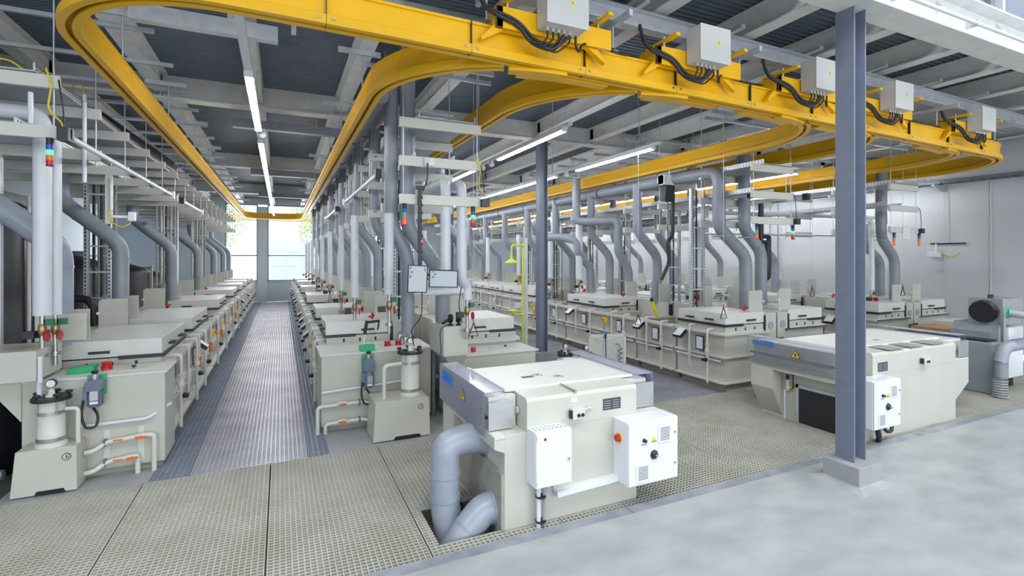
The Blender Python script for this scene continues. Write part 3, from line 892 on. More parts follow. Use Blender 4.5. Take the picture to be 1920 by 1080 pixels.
s_duct(12.3, 12.95, 7.1, 2.95, 2.5, 2.1, 1.2, .095, 'grey duct bending beside the one at the right wall tanks')
for i in range(9):
    y = 8.6 + i * 1.75
    s_duct(6.95, 7.5, y, 3.75, 2.75, 2.2, 1.2, .10, 'grey bent exhaust duct, right row of aisle two, %s behind the front pair' % ORD[i], 'ducts right of aisle two')
    s_duct(8.05, 8.45, y + .6, 3.75, 2.7, 2.25, 1.2, .09, 'grey bent exhaust duct, left row of aisle three, %s from the front' % ORD[i], 'ducts left of aisle three')
for i in range(4):
    s_duct(11.2, 11.8, 9.0 + i * 1.8, 4.2, 2.6, 2.1, 1.2, .09, 'grey exhaust duct in the rows beside the right wall, %s behind the front pair' % ORD[i], 'ducts beside the right wall')
# branch with offset elbows over aisle two right row
br = thing('branch_duct', 'grey duct with two horizontal offsets hanging over the open tanks right of aisle two', 'duct')
T([(6.55, 10.4, 4.1), (6.55, 10.4, 3.05), (6.9, 10.0, 3.05), (7.2, 9.6, 3.05), (7.2, 9.6, 2.3), (7.5, 9.6, 1.9), (7.5, 9.6, 1.25)], .1, 16, bend=.14).build('pipe', 'duct', br)
br = thing('branch_duct', 'grey duct with two elbows left of the offset duct over the open tanks', 'duct')
T([(6.2, 11.6, 4.1), (6.2, 11.6, 2.7), (6.6, 11.2, 2.7), (6.9, 10.9, 2.6), (6.9, 10.9, 2.3), (7.3, 10.9, 1.9), (7.3, 10.9, 1.25)], .1, 16, bend=.14).build('pipe', 'duct', br)

# ================================================================ RISERS: ladders, insulated pipes, conduits
def ladder(x, y, z0, z1, w, label, ax='x', group=None, rung='galv'):
    l = thing('cable_ladder', label, 'cable ladder', (x, y, 0), group=group)
    for s in (0, w):
        m = B(s - .02, s + .02, -.03, .03, z0, z1) if ax == 'x' else B(-.03, .03, s - .02, s + .02, z0, z1)
        m.build('upright', 'galv', l)
        m = MB(); z = z0 + .05
        while z < z1:
            if ax == 'x': m.box(s - .008, s + .008, -.0315, -.03, z, z + .03)
            else: m.box(-.0315, -.03, s - .008, s + .008, z, z + .03)
            z += .055
        m.build('perforation', 'cable', l, kind='stuff')
    z = z0 + .2
    while z < z1:
        m = B(.02, w - .02, -.012, .012, z, z + .025) if ax == 'x' else B(-.012, .012, .02, w - .02, z, z + .025)
        m.build('rung', rung, l); z += .38
    for k in range(2):
        T([(w * (.3 + .3 * k), .045, z0), (w * (.3 + .3 * k), .045, z1)], .016, 6).build('cable', 'cable', l)
    return l
ladder(-2.58, 9.2, 1.0, 3.6, .28, 'perforated galvanised cable ladder standing behind the second left tank')
ladder(-3.0, 6.9, 1.1, 3.25, .36, 'pair of perforated uprights behind the white insulated pipes at far left', rung='dark')
ladder(-2.4, 13.2, 1.0, 3.6, .3, 'cable ladder further back in the left row')
ladder(-2.4, 17.5, 1.0, 3.6, .3, 'cable ladder in the left row near the window')
for i, y in enumerate((7.6, 9.4, 12.4, 15.6, 19)):
    ladder(1.55, y, 1.0, 3.6, .28, 'galvanised cable ladder in the middle rows, %s from the front' % ORD[i], group='cable ladders of the middle rows')
for i, (x, y) in enumerate(((6.85, 6.95), (7.45, 8.2), (7.7, 10.2), (7.0, 12.4), (7.4, 15), (8.3, 12.5))):
    ladder(x, y, 1.0, 3.45, .3, 'galvanised cable ladder over the rows right of aisle two, %s from the front' % ORD[i], group='cable ladders right of aisle two')
def riser(pts, r, label, m='whitep', valve=True, cat='pipe'):
    p = thing('insulated_pipe', label, cat)
    T(pts, r, 16, bend=.13).build('insulation', m, p)
    e = pts[-1]
    if valve:
        x, y, z = e
        T([(x, y, z), (x, y, z - .5)], .022, 8).build('steel_pipe', 'chrome', p)
        MB().lathe((x, y, z - .2), [(.02, 0), (.032, .02), (.036, .06), (.032, .1), (.02, .12)], 10).build('brass_valve', 'brass', p)
        B(x + .03, x + .09, y - .03, y + .03, z - .1, z - .04).build('green_valve', 'dgreen', p)
        D((x + .05, y - .05, z - .2), .05, .012, 12, 'x').build('hand_wheel', 'red', p)
        B(x - .14, x - .05, y - .04, y + .03, z - .22, z - .15).build('actuator', 'cable', p)
        D((x, y, z - .40), .05, .012, 12).build('flange', 'chrome', p)
        D((x, y, z - .38), .05, .012, 12).build('flange', 'chrome', p)
    return p
riser([(-3.6, 6.3, 3.58), (-2.1, 6.3, 3.58), (-2.1, 6.3, 1.63)], .072, 'thick white insulated pipe dropping to brass valves at far left, left of the pair')
riser([(-3.6, 6.435, 3.50), (-2.045, 6.435, 3.50), (-2.045, 6.435, 1.62)], .05, 'white insulated pipe close beside the thick one at far left, right of the pair')
rt = thing('roof_rod', 'thin white vertical conduit by the first cross arm at far left', 'conduit')
T([(-2.02, 5.82, 3.38), (-2.02, 5.82, 3.66)], .02, 8).build('tube', 'white', rt)
riser([(1.82, 8.6, 3.12), (1.82, 5.86, 3.12), (1.82, 5.86, 2.04)], .062, 'white insulated pipe elbowing down behind the wide screen', valve=False)
riser([(2.02, 8.6, 3.1), (2.02, 5.84, 3.1), (2.02, 5.84, 1.92), (2.12, 5.92, 1.84), (2.12, 5.92, 1.66)], .062, 'white insulated pipe right of the screens ending in brass valves')
riser([(1.45, 5.9, 1.78), (2.12, 5.95, 1.78)], .055, 'short horizontal white insulated pipe behind the wide screen', valve=False)
riser([(1.25, 6.42, 2.75), (1.25, 6.42, 1.72)], .06, 'white insulated pipe left of the tall screen, above brass valves')
riser([(.98, 7.6, 2.8), (.98, 7.6, 1.6)], .055, 'white insulated pipe behind the first right tank of the main aisle')
riser([(7.05, 7.1, 2.85), (7.05, 7.1, 1.62)], .055, 'left white insulated pipe behind the ladder right of aisle two')
riser([(7.22, 7.15, 2.85), (7.22, 7.15, 1.62)], .055, 'right white insulated pipe behind the ladder right of aisle two')
riser([(6.95, 10.9, 3.1), (6.95, 10.9, 1.62)], .09, 'pair-thick white insulated pipe over the lidded tank in the right row of aisle two')
riser([(10.9, 6.3, 2.95), (11.2, 6.3, 2.95), (11.2, 6.3, 1.5)], .05, 'white pipe right of the nearest column above the right wall tanks')
for i in range(7):
    y = 9.4 + i * 2.3
    riser([(.98, y, 2.75), (.98, y, 1.6)], .05, 'white insulated pipe over the right row of the main aisle, %s behind the front one' % ORD[i])['group'] = 'insulated pipes of the middle rows'
    riser([(2.75, y + 1, 2.75), (2.75, y + 1, 1.6)], .06, 'white insulated pipe over the left row of aisle two, %s from the front' % ORD[i])['group'] = 'insulated pipes of aisle two'
for i, y in enumerate((12.3, 14.4, 17.0)):
    riser([(6.9, y, 2.9), (6.9, y, 1.6)], .07, 'white insulated pipe over the right row of aisle two, %s in the background' % ORD[i])['group'] = 'insulated pipes right of aisle two'
# black pipes near the right
bp = thing('black_pipes', 'black pipes stepping down with elbows left of the nearest column', 'pipe')
T([(9.0, 7.2, 3.3), (9.0, 7.2, 2.5), (9.2, 7.2, 2.5), (9.2, 7.2, 1.9), (9.0, 7.2, 1.8), (9.0, 7.2, 1.45)], .045, 10, bend=.06).build('pipe', 'black', bp)
T([(9.15, 7.3, 3.3), (9.15, 7.3, 2.62), (9.38, 7.3, 2.62), (9.38, 7.3, 1.75), (9.15, 7.3, 1.7), (9.15, 7.3, 1.45)], .045, 10, bend=.06).build('pipe', 'black', bp)
for z in (2.3, 2.0): D((9.2, 7.2, z), .06, .04, 10).build('flange', 'black', bp)
hp = thing('header_pipe', 'silver horizontal pipe across the rows right of aisle two', 'pipe')
T([(7.9, 7.4, 3.1), (14.6, 8.0, 3.25)], .06, 10).build('pipe', 'galv', hp)
T([(7.4, 7.4, 2.65), (14.6, 8.0, 2.75)], .025, 8).build('pipe', 'galv', hp)
# dark hose loop and hoists
for (x, y, lab) in ((6.95, 7.62, 'white electric hoist with black cable bag hanging from the yellow rail at aisle two'),):
    h = thing('chain_hoist', lab, 'hoist', (x, y, 0))
    B(-.22, .18, -.09, .09, 3.60, 3.80).build('hoist_body', 'white', h, bev=.015)
    D((-.22, 0, 3.70), .11, .06, 12, 'x').build('hoist_cap', 'boxgrey', h)
    MB().prism([(-.12, 3.60), (.08, 3.60), (.05, 3.28), (-.16, 3.28)], 'y', -.05, .06).build('chain_bag', 'cable', h)
    for dx in (-.04, .1): T([(dx, 0, 3.60), (dx, 0, 2.35)], .008, 6).build('cable', 'cable', h)
    T([(.1, 0, 3.60), (.08, 0, 2.6), (-.05, 0, 2.5), (.0, 0, 2.1), (-.2, 0, 1.75)], .035, 8, bend=.1).build('arm', 'cable', h)
    T([(0, 0, 3.80), (0, 0, 3.9)], .015, 6).build('trolley_pin', 'galv', h)
yb = thing('pry_handle', 'yellow and black tool handle leaning by the cable ladder right of aisle two', 'tool', (6.75, 7.75, 1.0))
T([(0, 0, 0), (-.12, 0, .32)], .03, 8).build('shaft', 'tri', yb); T([(-.12, 0, .32), (-.14, 0, .38)], .034, 8).build('grip', 'black', yb)

# triangular pull handles on wires
def pull(x, y, z, label, ztop=5.0):
    p = thing('pull_handle', label, 'pull handle', (x, y, 0))
    T([(0, 0, z + .22), (0, 0, ztop)], .004, 5).build('wire', 'galv', p)
    T([(0, 0, z + .18), (0, 0, z + .23)], .012, 6).build('ferrule', 'orange', p)
    T([(0, 0, z + .19), (-.07, 0, z), (.07, 0, z), (0, 0, z + .19)], .008, 6).build('triangle', 'cable', p)
    return p
pull(2.46, 6.6, 1.08, 'black triangular pull handle hanging over the lid right of the scanners')
pull(5.6, 6.9, 1.02, 'black triangular pull handle hanging before the framed notices of the open tank')
pull(6.35, 5.75, 1.22, 'black triangular pull handle hanging beside the large lidded tank')
pull(9.75, 6.6, 1.40, 'black triangular pull handle hanging left of the nearest column')
pull(11.35, 5.8, 1.42, 'white triangular pull handle hanging right of the nearest column')

# ================================================================ FRONT UNITS
def ball_valve(p, x, y, z, col='orange'):
    v = MB().lathe((x, y, z), [(.026, -.05), (.03, -.04), (.03, .04), (.026, .05)], 10, 'x').build('ball_valve', 'beige2', p)
    MB().box(x - .045, x + .045, y - .055, y - .035, z - .014, z + .008).lathe((x, y, z), [(.014, -.05), (.014, -.03)], 8, 'y').build('valve_lever', col, v)
def filter_pump(x, y, bx, bw, bd, bh, fr, fz, label):
    """pump housing box with a clamped filter cylinder standing on it"""
    t = thing('filter_pump', label, 'filter', (x, y, 0))
    MB().quadbox([(bx - .03, 0, 0), (bx + bw + .01, 0, 0), (bx + bw + .01, bd, 0), (bx - .03, bd, 0),
                  (bx, .02, bh), (bx + bw, .02, bh), (bx + bw, bd, bh), (bx, bd, bh)]).build('pump_housing', 'beige', t, bev=.006)
    MB().prism([(bx + bw * .32, .0), (bx + bw * .36, .035), (bx + bw * .8, .035), (bx + bw * .84, .0)], 'y', -.004, .02).build('foot_cutout', 'black', t)
    lg = MB().lathe((bx + bw * .84, .016, bh * .78), [(.034, -.006), (.034, 0)], 20, 'y').build('badge_ring', 'print_', t)
    MB().lathe((bx + bw * .84, .014, bh * .78), [(.028, -.006), (.028, 0)], 20, 'y').build('badge_face', 'beige', lg)
    put_text('h', .05, 'print_', lg, (bx + bw * .84 + .008, .006, bh * .78), (pi / 2, 0, 0), 'badge_letter')
    fx, fy = bx + bw * .5 if bw < .5 else bx + bw * .72, bd * .5
    MB().lathe((fx, fy, bh), [(fr + .015, 0), (fr + .015, .03), (fr, .035), (fr, fz - .14), (fr + .002, fz - .13), (fr + .002, fz)], 20).build('filter_vessel', 'beige2', t)
    D((fx, fy, bh + .05), fr + .006, .035, 20).build('clamp_band', 'ssheet', t)
    D((fx, fy, bh + fz - .13), fr + .006, .035, 20).build('clamp_band', 'ssheet', t)
    D((fx, fy, bh + fz), fr + .045, .03, 20).build('vessel_lid', 'cable', t)
    for k in range(5):
        a = k * 2 * pi / 5 + .3
        c = (fx + cos(a) * (fr + .02), fy + sin(a) * (fr + .02))
        MB().lathe((c[0], c[1], bh + fz + .03), [(.008, 0), (.008, .02), (.03, .022), (.032, .035), (.018, .045)], 8).build('star_knob', 'black', t)
        T([(c[0], c[1], bh + fz - .12), (c[0], c[1], bh + fz + .02)], .006, 6).build('swing_bolt', 'chrome', t)
    MB().lathe((fx, fy, bh + fz + .03), [(.045, 0), (.045, .02), (.025, .025), (.025, .06), (.012, .065), (.012, .09)], 12).build('lid_dome', 'beige2', t)
    g = D((fx, fy - .02, bh + fz + .155), .042, .035, 16, 'y').build('pressure_gauge', 'cable', t)
    D((fx, fy - .023, bh + fz + .155), .035, .005, 16, 'y').build('gauge_face', 'paper', g)
    return t, fx, fy
def agitator(x, y, z0, z1, label, plate=1):
    t = thing('drive_motor', label, 'motor', (x, y, 0))
    zm = z0 + (z1 - z0) * .52
    m = MB(); m.lathe((0, 0, z0), [(.05, 0), (.062, .02), (.062, zm - z0 - .03), (.05, zm - z0)], 14)
    for k in range(10):
        a = k * 2 * pi / 10; m.box(cos(a) * .066 - .004, cos(a) * .066 + .004, sin(a) * .066 - .004, sin(a) * .066 + .004, z0 + .02, zm - .03)
    m.build('motor_body', 'motor', t)
    MB().prism([(-.07, zm + .02), (-.05, zm), (.05, zm), (.07, zm + .02), (.07, z1 - .06), (.05, z1 - .03), (-.05, z1 - .03), (-.07, z1 - .06)], 'y', -.06, .05).build('gearbox', 'motor', t, bev=.006)
    B(-.075, .075, .05, .075, zm - .05, z1 - .0).build('green_plate', 'green', t) if plate else None
    D((0, 0, z1 - .03), .03, .05, 10).build('shaft_cap', 'ssheet', t)
    MB().lathe((0, 0, z1 + .02), [(.01, 0), (.03, .01), (.03, .03), (.012, .035)], 8).build('knob', 'black', t)
    B(-.025, .04, -.068, -.06, z0 + .07, z0 + .16).build('name_plate', 'ssheet', t)
    B(-.025, .04, -.0685, -.06, z0 + .035, z0 + .06).build('label_sticker', 'paper', t)
    B(-.085, -.05, -.05, .0, z0 + .08, z0 + .2).build('terminal_box', 'motor', t)
    T([(-.08, -.03, z0 + .1), (-.10, -.04, z0 - .08), (-.06, -.05, z0 - .2), (.02, -.04, z0 - .2), (.03, 0, z0 - .1), (-.03, .05, z0 - .02)], .012, 8, bend=.07).build('motor_cable', 'cable', t)
    return t
def front_box(x0, x1, y0, y1, zt, label, pipes=True, lip=0.0):
    t = thing('pump_chamber', label, 'tank', (x0, y0, 0)); w = x1 - x0; d = y1 - y0
    B(0, w, 0, d, .06, zt - .02).build('chamber_body', 'beige', t)
    B(.03, w - .03, .04, d, -.012, .06).build('plinth', 'plinth', t)
    B(-.02 - lip, w + .02 + lip, -.012 - lip, d, zt - .02, zt).build('top_sheet', 'lid', t, bev=.003)
    for q in (.55, .8):
        B(w * q, w * q + .055, -.012, 0, .08, zt * .45).build('stay', 'beige2', t)
    B(w * .55, w * .88, d * .3, d * .7, zt, zt + .006).build('inspection_cover', 'beige2', t)
    MB().lathe((w * .72, d * .45, zt + .006), [(.006, 0), (.006, .015), (.022, .018), (.022, .03)], 8).build('cover_knob', 'black', t)
    return t
# ---- left row front
a = front_box(-2.25, -1.11, 6.3, 6.84, 1.0, 'beige pump chamber at the near end of the left row, behind the leftmost filter')
T([(.42, -.045, .52), (1.0, -.045, .53), (1.1, .05, .58), (1.16, .2, .6)], .018, 8, bend=.05).build('spray_line', 'whitep', a)
for z, xe in ((.30, 1.06), (.10, .92)):
    T([(.50, -.10, z - .03), (.58, -.10, z - .02), (.66, -.06, z + .04), (xe, -.06, z + .07), (xe, -.06, -.012)], .024, 10, bend=.05).build('drain_pipe', 'beige2', a)
    ball_valve(a, .95 - (1.06 - xe) * .5, -.06, z + .06)
    B(.72, .80, -.088, -.082, z + .045, z + .06).build('flow_sticker', 'orange', a)
    B(.64, .66, -.09, -.03, z, z + .07).build('pipe_clip', 'motor', a)
tag(MB().prism([(0, 0), (.22, 0), (.22, .07), (0, .05)], 'y', 0, .14).build('green_cover', 'green', None, (-1.98, 6.5, 1.0), bev=.004), 'green plastic cover lying on the near left pump chamber', 'cover')
rc = thing('red_plug', 'red round plug beside the green cover on the near left pump chamber', 'plug', (-1.68, 6.62, 1.0))
MB().lathe((0, 0, 0), [(.05, 0), (.05, .03), (.04, .035), (.04, .06), (.05, .065), (.05, .08)], 12).build('plug_body', 'red', rc)
f1, fx, fy = filter_pump(-2.2, 6.0, 0, .44, .28, .41, .105, .43, 'white clamped filter vessel on beige pump box at the far left front corner')
T([(.30, .14, .74), (.42, .14, .74), (.42, .14, .40)], .02, 8, bend=.04).build('return_pipe', 'beige2', f1)
T([(.12, .17, .84), (.12, .17, 1.05)], .022, 8).build('vent_pipe', 'whitep', f1)
agitator(-1.67, 6.21, .72, 1.02, 'blue-grey drive motor on green plate at the near left chamber')
c = thing('control_housing', 'beige housing with round disc at far left edge', 'housing', (-3.2, 6.08, 0))
B(0, 1.13, 0, .6, 1.04, 1.32).build('housing_body', 'beige', c)
D((.76, -.012, 1.2), .055, .014, 18, 'y').build('round_disc', 'duct2', c)
MB().prism([(.66, 1.04), (.95, 1.04), (.95, .62)], 'y', .2, .6).build('tapered_leg', 'beige', c)
T([(1.15, .02, 1.02), (1.15, .02, 1.26)], .02, 8).build('white_tube', 'whitep', c)
sp = thing('splash_panel', 'upright beige plate behind the brass valves at far left', 'panel', (-2.3, 6.72, 0))
B(0, .42, 0, .015, 1.32, 1.6).build('plate', 'beige', sp)
# ---- right of aisle one front
b = front_box(.46, 1.86, 6.67, 7.42, .965, 'beige pump chamber at the near end of the right row of the main aisle')
T([(.0, -.04, .50), (1.2, -.04, .56)], .018, 8).build('spray_line', 'whitep', b)
for z, xe in ((.30, -.05), (.08, .04)):
    T([(.62, -.10, z), (.5, -.06, z + .04), (xe, -.06, z + .03), (xe, -.06, -.012)], .024, 10, bend=.05).build('drain_pipe', 'beige2', b)
    ball_valve(b, .24, -.06, z + .045)
    B(.44, .46, -.09, -.03, z, z + .07).build('pipe_clip', 'motor', b)
for i, x in enumerate((1.33, 1.48)):
    rc = thing('red_plug', 'red round plug behind the handle on the right pump chamber, %s one' % ('left', 'right')[i], 'plug', (x, 6.95, .965))
    MB().lathe((0, 0, 0), [(.045, 0), (.045, .03), (.037, .035), (.037, .05), (.045, .055), (.045, .07)], 12).build('plug_body', 'red', rc)
sr = thing('stainless_pipes', 'bent stainless pipes over the right pump chamber beside the gauge', 'pipe', (1.5, 7.0, .965))
T([(0, 0, 0), (0, 0, .14), (.14, .02, .14)], .022, 8, bend=.05).build('pipe', 'chrome', sr)
T([(.07, -.05, 0), (.07, -.05, .10), (.16, -.04, .10), (.16, -.04, .5)], .022, 8, bend=.05).build('pipe', 'chrome', sr)
f2, fx, fy = filter_pump(1.015, 6.02, 0, .65, .5, .46, .115, .52, 'white clamped filter vessel with gauge left of the nearest machine')
T([(.40, .25, .86), (.13, .18, .86), (.13, .18, .46)], .024, 10, bend=.06).build('return_pipe', 'beige2', f2)
MB().lathe((.38, .25, .86), [(.035, -.02), (.035, .02)], 12, 'x').build('pipe_union', 'beige2', f2)
agitator(1.02, 6.58, .52, .93, 'blue-grey drive motor on green plate at the right pump chamber')
gh = thing('green_cover', 'green plastic cap box on top of the right drive motor', 'cover', (.93, 6.69, .965))
B(0, .19, 0, .12, 0, .075).build('cap_body', 'green', gh, bev=.004)
hd = thing('lifting_handle', 'black D-shaped grip on white rod standing on the right pump chamber', 'tool', (.98, 6.85, .965))
T([(0, 0, 0), (.04, 0, .22)], .01, 6).build('rod', 'white', hd)
T([(.03, 0, .20), (.06, 0, .38)], .022, 8).build('grip_side', 'black', hd)
T([(.05, 0, .355), (.22, 0, .37)], .018, 8).build('grip_bar', 'black', hd)
T([(.22, 0, .38), (.20, 0, .25)], .012, 8).build('grip_end', 'black', hd)
# ---- aisle two left front
c = front_box(2.05, 3.30, 6.33, 6.93, .88, 'long beige pump chamber behind the nearest machine, front of aisle two left row', lip=.02)
c2 = thing('control_housing', 'beige box with two barcode scanners on top, near the screens', 'housing', (1.84, 6.0, 0))
B(0, .32, 0, .62, .95, 1.32).build('housing_body', 'beige', c2)
MB().quadbox([(.18, .2, .72), (.30, .2, .72), (.30, .5, .72), (.18, .5, .72), (.02, .02, .95), (.32, .02, .95), (.32, .6, .95), (.02, .6, .95)]).build('tapered_base', 'beige', c2)
B(.2, .28, .25, .4, -.012, .72).build('post', 'beige', c2)
for i, (x, y) in enumerate(((2.0, 6.12), (2.1, 6.1))):
    s = thing('barcode_scanner', 'black handheld barcode scanner on the beige box, %s one' % ('left', 'right')[i], 'scanner', (x - .03, y, 1.32))
    MB().lathe((0, 0, 0), [(.04, 0), (.035, .015), (.012, .02), (.012, .06)], 12).build('stand', 'black', s)
    T([(.0, .02, .05), (-.01, -.03, .11), (-.02, -.05, .12)], .034, 10).build('head', 'black', s)
    if i == 0: T([(0, .0, .09), (-.12, -.03, .03)], .018, 8).build('grip', 'black', s)
sp = thing('splash_panel', 'tall beige plate standing behind the barcode scanners', 'panel', (1.98, 6.75, 0))
B(0, .42, 0, .015, .9, 1.62).build('plate', 'beige', sp)
for i, x in enumerate((2.3, 2.42)):
    rc = thing('red_plug', 'small red plug on the long chamber behind the nearest machine, %s one' % ('left', 'right')[i], 'plug', (x, 6.5, .88))
    MB().lathe((0, 0, 0), [(.035, 0), (.035, .05), (.03, .055), (.035, .06)], 10).build('plug_body', 'red', rc)
tag(T([(1.9, 5.99, 1.36), (1.78, 5.97, 1.3), (1.80, 5.97, 1.0), (1.74, 5.97, .88)], .006, 6, bend=.08).build('scanner_cable', 'cable'), 'black cable hanging from the left barcode scanner', 'cable')
tag(T([(1.95, 5.64, 1.84), (2.0, 5.9, 1.6), (2.1, 6.05, 1.36), (2.13, 6.2, 1.33)], .006, 6, bend=.1).build('screen_cable', 'cable'), 'black cable running from the wide screen to the beige box', 'cable')
tag(T([(1.47, 5.64, 1.80), (1.5, 5.75, 1.5), (1.42, 6.0, 1.3), (1.48, 6.05, 1.1)], .006, 6, bend=.1).build('screen_cable', 'cable'), 'black cable dangling below the tall screen', 'cable')
# lower dark frame between middle rows
gp = thing('support_frame', 'dark grey upright frame in the gap between the middle rows', 'frame', (1.9, 6.75, 0))
for x in (0, .16): B(x, x + .05, 0, .05, .0, .92).build('post', 'galvd', gp)
B(.05, .16, .01, .04, .5, .55).build('cross_bar', 'galvd', gp)

# ---- screens
def screen(x, y, z, w, h, tilt, rz, label):
    s = thing('monitor', label, 'screen', (x, y, z), rz)
    s.rotation_euler = (0, tilt, rz)
    B(-w / 2, w / 2, 0, .03, -h / 2, h / 2).build('bezel', 'black', s, bev=.003)
    f = B(-w / 2 + .012, w / 2 - .012, -.0015, 0, -h / 2 + .012, h / 2 - .012).build('screen_face', 'screen', s)
    for (px_, pz, c, ww) in ((-.36, .36, 'print_', .07), (-.30, .22, 'print_', .1), (-.36, .08, 'blue', .09), (-.36, .03, 'green', .09), (.36, .38, 'blue', .07), (.36, .30, 'print_', .07)):
        if w > h and px_ > 0: continue
        B(px_ * w - ww * w / 2, px_ * w + ww * w / 2, -.0025, -.0015, pz * h, pz * h + .05 * h).build('icon', c, f)
    B(-.05, .05, .03, .06, -.05, .05).build('mount', 'black', s)
    return s
screen(1.41, 5.6, 1.945, .225, .315, radians(2), radians(-6), 'tall upright black-framed screen on the hanging arm')
screen(1.722, 5.62, 1.94, .335, .205, radians(2), radians(-12), 'wide black-framed screen right of the upright screen')
sa = thing('monitor_stand', 'black vertical post holding the two screens below the cross arm', 'arm', (1.46, 5.70, 0))
B(-.02, .02, -.02, .02, 1.9, 2.98).build('post', 'cable', sa)
B(-.045, .4, -.03, .0, 1.97, 2.0).build('cross_arm', 'cable', sa)
B(-.05, .05, -.03, .03, 2.98, 3.02).build('clamp', 'cable', sa)
for k in range(9): B(-.03, .03, -.03, -.018, 2.15 + k * .09, 2.18 + k * .09).build('cable_clip', 'black', sa)
B(.01, .03, -.032, -.02, 2.36, 2.39).build('red_light', 'lensrl', sa)
so = thing('wall_socket', 'white socket and switch box on the second cross arm above the screens', 'socket', (1.58, 5.73, 3.31))
B(-.06, .06, -.03, .012, -.045, .045).build('socket_box', 'white', so, bev=.004)
B(-.05, -.005, -.035, -.03, -.03, .03).build('socket_insert', 'boxgrey', so)
T([(-.03, -.04, -.02), (-.03, -.04, -.2), (-.08, -.02, -.35)], .008, 6, bend=.05).build('socket_cable', 'cable', so)

# ---- tower lights
def tower(x, y, z, label, lit='g'):
    t = thing('signal_tower_light', label, 'signal light', (x, y, z))
    D((0, 0, -.06), .026, .06, 12).build('base_cap', 'cable', t)
    for k, (c) in enumerate(('lensb', 'lensg' if lit == 'g' else 'lensgd', 'lenso', 'lensrl' if lit == 'r' else 'lensr')):
        D((0, 0, -.105 - k * .045), .026, .044, 12).build('lens', c, t)
    D((0, 0, -.25), .027, .009, 12).build('bottom_cap', 'cable', t)
tower(-1.86, 5.73, 3.25, 'signal tower with green lit segment under the cross arm at far left')
tower(1.285, 5.71, 2.81, 'signal tower with red lit segment under the cross arm left of the screens', 'r')
tower(2.12, 5.71, 2.81, 'signal tower under the cross arm right of the white elbow pipes', 'g')
tower(7.05, 5.71, 2.74, 'left signal tower above the large lidded tank, lit red', 'r')
tower(7.93, 5.71, 2.74, 'right signal tower above the large lidded tank', 'g')
tower(10.88, 5.71, 2.67, 'left signal tower right of the nearest column, lit red', 'r')
tower(11.75, 5.71, 2.67, 'right signal tower right of the nearest column', 'r')
# end cameras / sensor boxes on arm tips
for (x, z, lab) in ((-1.76, 3.30, 'dark square box on the cross arm tip above the far left signal tower'), (2.27, 2.86, 'dark box on the cross arm tip beside the white elbow pipes'),
                    (8.03, 2.8, 'dark box on the cross arm tip over the large lidded tank'), (11.84, 2.72, 'dark box on the cross arm tip near the right wall')):
    d = thing('sensor_box', lab, 'box', (x, 5.72, z)); B(-.04, .06, -.04, .05, -.05, .05).build('box_body', 'dark', d, bev=.004)
    T([(.0, 0, .05), (.0, 0, .2), (-.03, .0, .42), (-.05, .04, .5)], .006, 6, bend=.1).build('lead', 'cable', d)
for i, (x, z) in enumerate(((-1.84, 3.3), (2.22, 2.85))):
    tag(T([(x + .06, 5.72, z), (x + .08, 5.72, z + .08), (x - .03, 5.71, z + .2), (x, 5.71, z + .42), (x - .04, 5.71, z + .56)], .008, 6, bend=.06).build('yellow_cable', 'cyel'),
        ('yellow cable looping over the far left cross arms', 'yellow cable hanging at the cross arm tip over the white elbow pipes')[i], 'cable')
tag(T([(-2.05, 5.78, 3.84), (-2.15, 5.78, 3.92), (-2.35, 5.78, 3.9), (-2.5, 5.8, 3.84)], .008, 6, bend=.08).build('yellow_cable', 'cyel'), 'yellow cable arching above the top left cross arm', 'cable')
tg = thing('paper_tag', 'white sheet hanging on the lowest cross arm right of the nearest column', 'sheet', (11.35, 5.735, 2.6)); B(-.12, .12, 0, .004, -.05, .22).build('sheet', 'paper', tg)
# white conduit post with camera at left
cp = thing('camera_post', 'beige post with white camera and yellow cable, left of the cable ladder', 'camera', (-2.0, 7.965, 0))
B(-.035, .035, -.02, .02, 2.62, 3.25).build('post', 'beige2', cp)
T([(.03, -.03, 2.8), (.03, -.03, 3.2)], .022, 8).build('tube', 'white', cp)
B(.04, .2, -.02, .02, 2.7, 2.73).build('bracket', 'white', cp)
B(.2, .28, -.04, .04, 2.66, 2.78).build('camera_head', 'white', cp, bev=.01)
T([(.0, -.03, 2.8), (.03, -.04, 2.64), (.14, -.04, 2.57), (.22, -.02, 2.62), (.24, 0, 2.67)], .007, 6, bend=.06).build('lead', 'cyel', cp)
pp = thing('white_conduit', 'tall thin white conduit with yellow cable at the second left cross arm', 'conduit', (-1.93, 6.84, 0))
T([(0, 0, 3.0), (0, 0, 3.95)], .02, 8).build('tube', 'white', pp)
T([(0, 0, 3.95), (-.05, .1, 4.1), (-.2, .3, 4.12), (-.3, .5, 3.92)], .007, 6, bend=.1).build('lead', 'cyel', pp)

